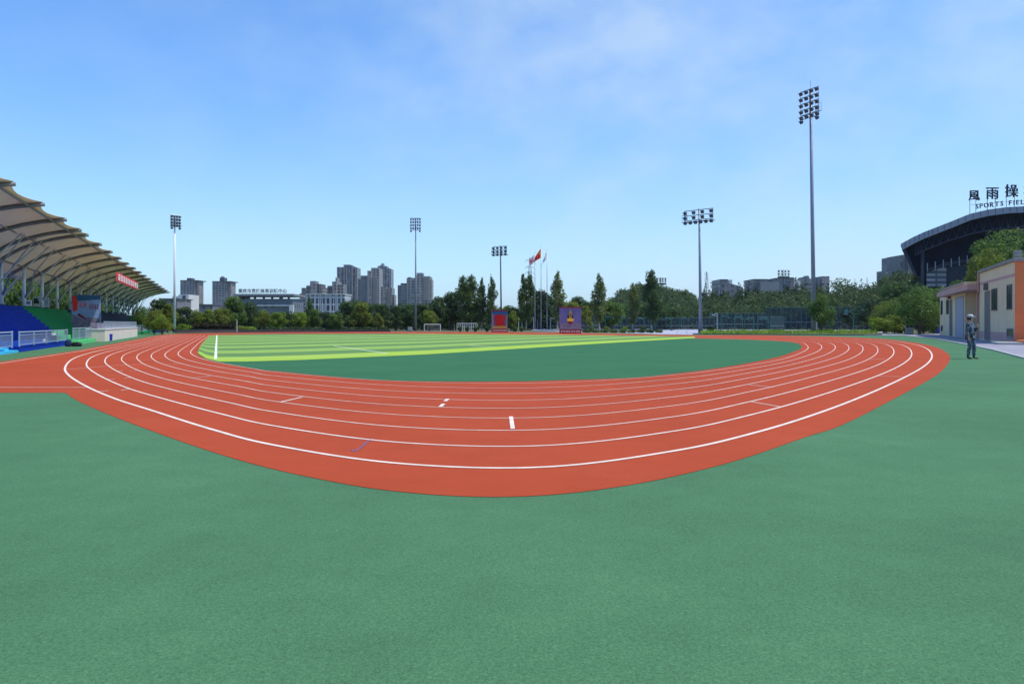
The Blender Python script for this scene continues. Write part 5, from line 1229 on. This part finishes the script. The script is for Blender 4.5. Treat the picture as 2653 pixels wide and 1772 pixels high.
MB().bx(-.03, 0, -8, .02, 0, zr).build('end_wall', 'orange', ho); MB().bx(-.05, .35, -.4, .05, zr + .28, zr + .75).build('corner_stub', 'coping', ho, bevel=.03)
MB().bx(-.15, xm + .05, -8.1, .14, zr + .003, zr + .25).build('coping', 'coping', ho, bevel=.03); MB().bx(xb_ - .1, xe + .15, -7.1, .14, zl + .003, zl + .22).build('coping', 'coping', ho, bevel=.03)
MB().bx(xm + .06, HX(250), -1.0, .9, HZ(660, 545), HZ(660, 475)).build('canopy', 'pink', ho)
zc = HZ(660, 475)
b = MB(); X0, X1 = xm + .06, HX(470); b.add([(X0, .9, zc + .004), (X1, .9, zc + .004), (X1, -2.6, zc + .45), (X0, -2.6, zc + 1.5), (X0, -2.6, zc + .004), (X1, -2.6, zc + .004)], [(0, 1, 2, 3), (0, 3, 4), (1, 5, 2), (5, 4, 3, 2), (0, 4, 5, 1)]); b.build('sloping_roof', 'ochre', ho)
MB().bx(.05, xm - .05, .003, .012, HZ(900, 430), HZ(900, 395)).build('pink_band', 'pink', ho); MB().bx(.05, xm - .05, .003, .012, .12, .75).build('pink_band', 'pink', ho); MB().bx(xb_ + .05, xe - .05, .003, .012, HZ(250, 610), HZ(250, 555)).build('pink_band', 'pink', ho)
def opening(nm, x0, x1, y0, y1, m, frame='coping', kids=(), zlo=None):
    X0, X1 = HX(x1), HX(x0); xc = (x0 + x1) / 2; z1_ = HZ(xc, y0); z0_ = HZ(xc, y1) if zlo is None else zlo
    w_ = .07; b = MB(); b.bx(X0 - w_, X0, -.1, .05, z0_, z1_ + w_); b.bx(X1, X1 + w_, -.1, .05, z0_, z1_ + w_); b.bx(X0, X1, -.1, .05, z1_, z1_ + w_)
    if nm == 'window' or nm == 'vent': b.bx(X0 - w_, X1 + w_, -.1, .08, z0_ - w_, z0_)
    p = MB().bx(X0, X1, -.08, .022, z0_, z1_).build(nm, m, ho); b.build('frame', frame, p)
    if nm == 'window':
        MB().bx((X0 + X1) / 2 - .03, (X0 + X1) / 2 + .03, .025, .045, z0_, z1_).build('mullion', frame, p)
    if nm == 'vent':
        s_ = MB()
        for i in range(5): zz = z0_ + (z1_ - z0_) * (i + .5) / 5; s_.bx(X0, X1, .025, .06, zz - .02, zz + .02)
        s_.build('louvre', 'dark_steel', p)
    if nm == 'door': MB().bx(X0 + .12, X0 + .18, .024, .09, 1.0, 1.16).build('handle', 'steel', p)
    return p
for a in ((188, 207, 690, 850), (258, 285, 680, 845), (835, 900, 540, 795), (1030, 1088, 490, 780)): opening('window', *a, 'glass', 'dark_steel')
opening('door', 300, 330, 675, 1130, 'door_brown', zlo=.05); opening('shutter', 378, 478, 640, 1140, 'shutter', zlo=.05); opening('door', 748, 810, 570, 1190, 'door_brown', zlo=.05)
opening('vent', 1030, 1105, 1045, 1140, 'glass'); opening('vent', 190, 210, 1003, 1062, 'glass')
X0, X1 = xm + .3, xb_ - .4
dw = MB().bx(X0, X0 + (X1 - X0) * .62, -1.38, -1.30, .05, HZ(580, 755) - .1).build('door', 'door_white', ho); MB().bx(X0 + .1, X0 + .16, -1.297, -1.22, 1.0, 1.2).build('handle', 'steel', dw); MB().bx(X0 + (X1 - X0) * .63, X1, -1.38, -1.33, .9, HZ(580, 755) - .1).build('side_panel', 'door_brown', ho)
for a, c in ((762, 795), (302, 320)):
    xx = HX((a + c) / 2); zz = HZ((a + c) / 2, 505 if a > 500 else 625); lb_ = MB().bx(xx - .22, xx + .22, .003, .28, zz - .28, zz + .28).build('wall_lamp', 'door_brown', ho, bevel=.03); MB().bx(xx - .15, xx + .15, .283, .30, zz - .2, zz + .12).build('lamp_glass', 'lamp_glass', lb_)
MB().tube([(xm - .12, .12, zr), (xm - .12, .12, HZ(670, 570)), (xm + .5, .12, HZ(670, 590)), (xm + .5, .12, .1)], .07, 8).build('downpipe', 'pink', ho)
MB().bx(-.026, .45, .003, .009, .0, zr - .3).build('peeling_patch', 'front', ho) if False else None
MB().bx(-2.9, -.05, .1, 1.5, 0, .16).build('step', 'concrete', ho, bevel=.02); MB().bx(-2.8, -.05, -2.5, .095, 0, .30).build('step', 'orange', ho, bevel=.02)
MB().bx(-.036, -.031, -3.2, -.6, zr * .62, zr * .78).build('grey_patch', 'concrete', ho)
# litter bins
t = thing('litter_bin', 'pale grey double litter bin with two dark openings on the pavement edge', 'bin', (*G(2356, 865.8), 0), -.3)
MB().bx(-.44, .44, -.22, .22, .05, .86).build('body', 'concrete', t, bevel=.02); MB().bx(-.48, .48, -.26, .26, 1.06, 1.12).build('top', 'concrete', t, bevel=.02)
for x in (-.46, 0, .46): MB().bx(x - .03, x + .03, -.2, .2, .86, 1.06).build('pillar', 'concrete', t)
MB().bx(-.42, .42, -.15, .15, .862, 1.058).build('opening', 'black', t); MB().bx(-.4, .4, -.18, .18, 0, .05).build('plinth', 'dark_steel', t)
bin_('wheeled_bin', (*G(2428, 863.3), 0), 'tall blue bin in the shade at the left corner of the changing rooms', .58, 1.2, 'blue_plastic', .3)

# ------------------------------------------------------------------ sports hall with the bowed roof
MAT['hall_dark'] = mat('hall_dark_cladding', (.008, .013, .030), .9, .2, .3, 0, .02)
MAT['hall_steel'] = mat('hall_steel', (.035, .045, .065), .7, .15, .5, .1, .1)
MAT['hall_panel'] = mat('hall_fascia_panel', (.17, .21, .28), .45, .12, .2, .3)
MAT['hall_glass'] = facade('hall_glazing', (.05, .07, .10), (.20, .24, .28), 1.1, 2.4, .35, .85, .05, .9)
SH = .53
class HMB(MB):                                         # the hall stands askew: its depth runs obliquely
    def build(s, *a, **k):
        s.v = [(x + SH * y, y, z) for x, y, z in s.v]; return MB.build(s, *a, **k)
def q4(x, y): return 2250 + x / 2.903, 440 + y / 2.903
dH = 150.
hx0 = AT(2334, dH)[0]
hl_ = thing('sports_hall', 'dark sports hall with a bowed overhanging roof on the slope', 'building', (hx0, dH, 0))
def HP(x, y, d=dH): X, Y = q4(x, y); return (AT(X, d)[0] - hx0, ZY(Y, d))
top = [HP(*p) for p in ((243, 558), (330, 510), (420, 468), (500, 437), (620, 390), (760, 333), (900, 300), (1040, 282), (1170, 275), (1330, 272), (1500, 278), (1650, 292), (1850, 325), (2050, 380), (2250, 460))]
th = 1.25
low = [(x + .25, z - th) for x, z in top]
fs_ = [(x, 0, z) for x, z in top]
b = HMB(); k = len(top)
b.add([(x, 0, z) for x, z in top] + [(x, 0, z) for x, z in low] + [(x, .5, z) for x, z in top] + [(x, .5, z) for x, z in low],
      [(k + i, k + i + 1, i + 1, i) for i in range(k - 1)] + [(i, i + 1, 2 * k + i + 1, 2 * k + i) for i in range(k - 1)] + [(3 * k + i, 3 * k + i + 1, k + i + 1, k + i) for i in range(k - 1)] + [(0, 2 * k, 3 * k, k)])
b.build('roof_fascia', 'hall_panel', hl_)
L_ = 0
tl = [Vector((x, 0, z)) for x, z in top]; pts = catmull([tuple(p) for p in tl], 5)
for i, p in enumerate(pts[2:-2:2]): HMB().bx(p.x - .04, p.x + .04, -.03, -.004, p.z - th, p.z).build('panel_seam', 'hall_steel', hl_)
b = HMB()          # the roof shell runs back from the fascia
b.add([(x, .5, z - .05) for x, z in top] + [(x + 8, 45, z - .05) for x, z in top] + [(x, .5, z - .6) for x, z in top] + [(x + 8, 45, z - .6) for x, z in top],
      [(i, i + 1, k + i + 1, k + i) for i in range(k - 1)] + [(3 * k + i, 3 * k + i + 1, 2 * k + i + 1, 2 * k + i) for i in range(k - 1)] + [(k + i, k + i + 1, 3 * k + i + 1, 3 * k + i) for i in range(k - 1)] + [(0, k, 3 * k, 2 * k)])
b.build('roof_shell', 'hall_dark', hl_)
chord = [HP(*p) for p in ((350, 640), (430, 600), (600, 532), (800, 472), (1000, 438), (1170, 424), (1400, 420), (1700, 440), (2000, 500))]
b = HMB(); b.tube([(x, .8, z) for x, z in chord], .16, 6)
b.build('lower_chord', 'hall_steel', hl_)
cpts = catmull([(x, .8, z) for x, z in chord], 3)
tz = lambda x: float(np.interp(x, [p[0] for p in top], [p[1] for p in top])) - th
for i in range(len(cpts) - 1):
    a, c = cpts[i], cpts[i + 1]; m_ = (a + c) / 2
    b = HMB(); b.tube([tuple(a), (m_.x, .8, tz(m_.x) - .05), tuple(c)], .08, 5); b.build('truss_web', 'hall_steel', hl_)
# raking end wall under the tip, columns, walls
def poly(nm, pl, y0, y1, m): HMB().vprism([HP(*p) for p in pl], y0, y1).build(nm, m, hl_)
poly('raking_wall', [(252, 592), (345, 790), (366, 790), (278, 592)], .6, 3.0, 'hall_steel')
poly('raking_wall', [(275, 592), (360, 790), (440, 790), (440, 610), (350, 640)], 3.2, 3.6, 'hall_dark')
poly('back_wall', [(395, 642), (395, 900), (2200, 900), (2200, 560), (2000, 505), (1700, 446), (1400, 426), (1170, 430), (1000, 444), (800, 478), (600, 538), (430, 606)], 8.0, 9.0, 'hall_dark')
poly('soffit_wall', [(262, 580), (350, 640), (430, 600), (600, 532), (800, 472), (1000, 438), (1170, 424), (1400, 420), (1700, 440), (2000, 500), (2240, 500), (1850, 372), (1500, 322), (1170, 320), (900, 345), (760, 378), (500, 482)], 4.0, 4.4, 'hall_dark')
for x in (407, 900, 1400): b = HMB(); X_, Z_ = HP(x, 620 if x < 500 else 470); b.tube([(X_, 2.0, 2), (X_, 2.0, Z_ + .6)], .42, 12); b.build('pillar', 'hall_steel', hl_, smooth=True)
poly('glazed_front', [(445, 745), (445, 870), (600, 870), (600, 700)], 6.0, 6.4, 'hall_glass'); poly('louvre_band', [(440, 735), (600, 678), (860, 640), (860, 665), (600, 705), (440, 760)], 5.2, 5.6, 'hall_steel')
poly('front_screen', [(602, 705), (602, 880), (900, 880), (900, 668)], 6.0, 6.4, 'hall_steel')
for i in range(6):
    x = 450 + i * 62; a = HP(x, 720 - i * 12); HMB().bx(a[0] - .12, a[0] + .12, 5.0, 5.19, a[1] - .9, a[1] + .9).build('louvre_bracket', 'hall_panel', hl_)
# letters on the roof edge
sg = thing('roof_sign', 'black rooftop letters on thin frames along the bowed roof edge', 'sign', (hx0, dH, 0))
MAT['sign_black'] = mat('black_letters', (.012, .016, .03), .5, .1, 2)
for ch, x, yb, yt in (('風', 800, 228, 150), ('雨', 937, 218, 126), ('操', 1082, 202, 108), ('場', 1222, 196, 104)):
    a = HP(x, yb); s_ = HP(x, yt)[1] - a[1]
    text_mesh(ch, 'character', sg, 'sign_black', s_ * 1.10, (a[0], .2, a[1] + s_ * .06), bold=.02, ext=.12, rot=(R(90), 0, 0))
xs_ = [819, 849, 889, 929, 969, 1006, None, 1068, 1097, 1124, 1158, 1196]
for i, ch in enumerate('SPORTS FIELD'):
    if ch == ' ': continue
    x = xs_[i]; yb = 293 - (x - 819) * .118 if x < 1020 else 266 - (x - 1068) * .06; a = HP(x, yb); s_ = HP(x, yb - 36)[1] - a[1]
    text_mesh(ch, 'letter', sg, 'sign_black', s_ * 1.40, (a[0], .1, a[1]), bold=.012, ext=.08)
def fascia_z(x): return float(np.interp(x, [p[0] for p in top], [p[1] for p in top]))
for x, yt in ((773, 160), (818, 160), (905, 130), (965, 130), (1048, 115), (1110, 115), (1190, 110), (1250, 110)):
    a = HP(x, yt); MB().tube([(a[0], .45, fascia_z(a[0]) - .1), (a[0], .45, a[1])], .05, 5).build('support', 'hall_steel', sg)
b = MB(); a, c = HP(780, 262), HP(1010, 240); b.tube([(a[0], .42, a[1]), (c[0], .42, c[1])], .03, 4); b.build('rail', 'hall_steel', sg)
b = MB(); a, c = HP(1040, 238), HP(1240, 228); b.tube([(a[0], .42, a[1]), (c[0], .42, c[1])], .03, 4); b.build('rail', 'hall_steel', sg)

# ------------------------------------------------------------------ the person
def camo():
    m, n, b = nt('camouflage_cloth'); p = objc(n)
    a = noise(n, p, 9, 2, .5); c = noise(n, p, 13, 2, .5); e = noise(n, p, 17, 2, .5)
    k = mixc(n, ramp(n, a, .47, .50), (.030, .055, .12), (.095, .15, .19)); k = mixc(n, ramp(n, c, .55, .57), k, (.012, .016, .03)); k = mixc(n, ramp(n, e, .60, .62), k, (.22, .26, .32))
    L(n, k, b.inputs['Base Color']); b.inputs['Roughness'].default_value = .85; return m
MAT['camo'] = camo(); MAT['skin'] = mat('skin', (.50, .30, .21), .55, .05, 6); MAT['hair'] = mat('hair', (.012, .010, .009), .5, .2, 20); MAT['boot'] = mat('boot_leather', (.012, .012, .014), .4, .2, 8); MAT['sclera'] = mat('eye_white', (.7, .7, .7), .3, .02, 5)
def skin(name, verts, edges, m, parent, sub=2, root=0):
    me = bpy.data.meshes.new(name); me.from_pydata([v[:3] for v in verts], edges, []); o = bpy.data.objects.new(name, me); COL.objects.link(o)
    md = o.modifiers.new('skin', 'SKIN'); md.use_smooth_shade = True
    for i, v in enumerate(verts):
        sv_ = me.skin_vertices[0].data[i]; sv_.radius = (v[3], v[4] if len(v) > 4 else v[3]); sv_.use_root = i == root
    sd = o.modifiers.new('sub', 'SUBSURF'); sd.levels = sd.render_levels = sub
    dg = bpy.context.evaluated_depsgraph_get(); dg.update(); me2 = bpy.data.meshes.new_from_object(o.evaluated_get(dg)); bpy.data.objects.remove(o)
    me2.name = name; me2.materials.clear(); me2.materials.append(MAT[m]); me2.polygons.foreach_set('use_smooth', [True] * len(me2.polygons))
    o = bpy.data.objects.new(name, me2); COL.objects.link(o); o.parent = parent; return o
pe = thing('person', 'person in blue camouflage uniform and pale cap standing on the green apron, one arm bent', 'person', (*G(2514, 930.5), .004), R(38))
# faces -y; x is the figure's left
V = []; E = []
def ad(p, r_, link=None, r2=None):
    V.append((*p, r_, r2 or r_)); 
    if link is not None: E.append((link, len(V) - 1))
    return len(V) - 1
pel = ad((0, 0, .93), .135, None, .10); sp = ad((0, .0, 1.10), .125, pel, .095); ch = ad((0, .0, 1.30), .15, sp, .10); nb = ad((0, .01, 1.43), .07, ch); nk = ad((0, .0, 1.50), .05, nb); hd1 = ad((0, -.012, 1.575), .075, nk, .082); hd2 = ad((0, -.005, 1.66), .078, hd1, .09); hd3 = ad((0, .0, 1.72), .05, hd2, .06)
# legs: the figure's left leg stepped forward and out
def leg(sx, kn, an):
    h_ = ad((sx * .09, 0, .88), .088, pel); k_ = ad(kn, .058, h_); c_ = ad(((kn[0] * .55 + an[0] * .45), (kn[1] * .55 + an[1] * .45) + .015, kn[2] * .6 + an[2] * .4), .052, k_); a_ = ad(an, .036, c_); return h_, k_, c_, a_
lL = leg(1, (.125, -.10, .49), (.17, -.07, .09)); lR = leg(-1, (-.10, -.02, .49), (-.11, .04, .09))
# arms
def arm(sx, el, wr):
    s_ = ad((sx * .185, .01, 1.37), .058, ch); e_ = ad(el, .042, s_); f_ = ad(tuple(el[i] * .6 + wr[i] * .4 for i in range(3)), .040, e_); w_ = ad(wr, .027, f_); return s_, e_, f_, w_
aR = arm(-1, (-.25, .03, 1.10), (-.26, -.03, .87)); aL = arm(1, (.29, -.06, 1.12), (.12, -.22, 1.27))
def hand(wi, wr, dirv, side, curl):
    d_ = Vector(dirv).normalized(); s_ = Vector(side).normalized(); n_ = d_.cross(s_)
    p0 = Vector(wr); pm = p0 + d_ * .05; pi = ad(tuple(pm), .024, wi, .016)
    for k_, (o_, l_) in enumerate(((-.027, .070), (-.009, .080), (.009, .076), (.026, .060))):
        q0 = pm + s_ * o_ + d_ * .035; q1 = q0 + d_ * l_ * .45 + n_ * curl * l_ * .2; q2 = q1 + d_ * l_ * .30 + n_ * curl * l_ * .5
        i0 = ad(tuple(q0), .0095, pi); i1 = ad(tuple(q1), .0085, i0); ad(tuple(q2), .007, i1)
    t0 = pm - s_ * .03 - d_ * .015; i0 = ad(tuple(t0), .0105, pi); i1 = ad(tuple(t0 - s_ * .022 + d_ * .03 + n_ * curl * .012), .009, i0); ad(tuple(t0 - s_ * .026 + d_ * .055 + n_ * curl * .025), .0075, i1)
hand(aR[3], (-.26, -.03, .87), (-.02, -.10, -1), (0, 1, 0), .7); hand(aL[3], (.12, -.22, 1.27), (-.5, -.35, .6), (.6, 0, .5), 1.0)
body = skin('body', V, E, 'skin', pe, 2, pel)
# face and ears
fz = 1.635
MB().vprism([(-.013, fz - .035), (.013, fz - .035), (.006, fz + .012), (-.006, fz + .012)], -.122, -.085).build('nose', 'skin', pe, bevel=.005)
for sx in (-1, 1):
    e_ = MB().lathe([(.001, -.010), (.010, -.004), (.010, .004), (.001, .010)], 10, (sx * .032, -.092, fz + .012)).build('eye', 'sclera', pe, smooth=True); MB().lathe([(.001, -.006), (.006, 0), (.001, .006)], 8, (sx * .032, -.100, fz + .012)).build('iris', 'hair', e_)
    MB().lathe([(.004, -.03), (.013, -.012), (.015, .012), (.006, .03)], 8, (sx * .083, .008, fz)).build('ear', 'skin', pe, smooth=True)
MAT['lip'] = mat('lips', (.36, .13, .11), .5, .05, 5); MB().bx(-.022, .022, -.096, -.086, fz - .062, fz - .052).build('mouth', 'lip', pe, bevel=.003)
b = MB(); b.lathe([(.082, -.10), (.094, -.04), (.097, .02), (.085, .07), (.04, .10)], 16, (0, .022, fz + .015)); b.build('hair', 'hair', pe, smooth=True)
b = MB(); b.lathe([(.101, .035), (.107, .055), (.104, .095), (.085, .125), (.045, .14), (.005, .143)], 18, (0, .006, fz)); cpo = b.build('cap', 'camo', pe, smooth=True)
MAT['cap_pale'] = mat('pale_cap_cloth', (.50, .52, .54), .85, .2, 30); cpo.data.materials[0] = MAT['cap_pale']
MB().add([(-.085, -.07, fz + .052), (.085, -.07, fz + .052), (.065, -.175, fz + .035), (-.065, -.175, fz + .035), (-.085, -.07, fz + .060), (.085, -.07, fz + .060), (.065, -.175, fz + .043), (-.065, -.175, fz + .043)], [(3, 2, 1, 0), (4, 5, 6, 7), (0, 1, 5, 4), (1, 2, 6, 5), (2, 3, 7, 6), (3, 0, 4, 7)]).build('visor', 'cap_pale', cpo)
def sub(ids, grow, extra=()):
    mp_ = {i: k for k, i in enumerate(ids)}; return [(*V[i][:3], V[i][3] + grow, V[i][4] + grow) for i in ids], [(mp_[a], mp_[c]) for a, c in E if a in mp_ and c in mp_]
v_, e_ = sub([pel, sp, ch, nb, aR[0], aR[1], aR[2], aR[3], aL[0], aL[1], aL[2], aL[3]], .017); skin('jacket', v_, e_, 'camo', pe, 2, 0)
v_, e_ = sub([pel, *lL, *lR], .020); v_[0] = (*v_[0][:2], .93, .148, .115); skin('trousers', v_, e_, 'camo', pe, 2, 0)
MB().lathe([(.158, -.025), (.162, 0), (.158, .025)], 20, (0, 0, 1.0)).build('belt', 'boot', pe, smooth=True)
for (ax, ay, az), rz_ in (((.17, -.07, .09), .45), ((-.11, .04, .09), -.15)):
    o = skin('boot', [(0, .02, .13, .050), (0, .01, .055, .048), (0, -.07, .040, .044, .036), (0, -.16, .034, .038, .028)], [(0, 1), (1, 2), (2, 3)], 'boot', pe, 2, 0); o.location = (ax, ay, 0); o.rotation_euler = (0, 0, rz_)
# ------------------------------------------------------------------ thin summer haze in the air
hm = bpy.data.materials.new('haze'); hm.use_nodes = True; n = hm.node_tree; n.nodes.clear()
o_ = N(n, 'ShaderNodeOutputMaterial'); v_ = N(n, 'ShaderNodeVolumePrincipled'); v_.inputs['Color'].default_value = (.78, .88, 1, 1); v_.inputs['Density'].default_value = .00008; v_.inputs['Anisotropy'].default_value = .2
L(n, v_.outputs[0], o_.inputs['Volume']); MAT['haze'] = hm
hb = MB().bx(-4100, 4100, -320, 7100, -2, 130).build('haze', 'haze'); hb['kind'] = 'stuff'; tag(hb, 'thin pale blue haze over the whole ground', 'haze')
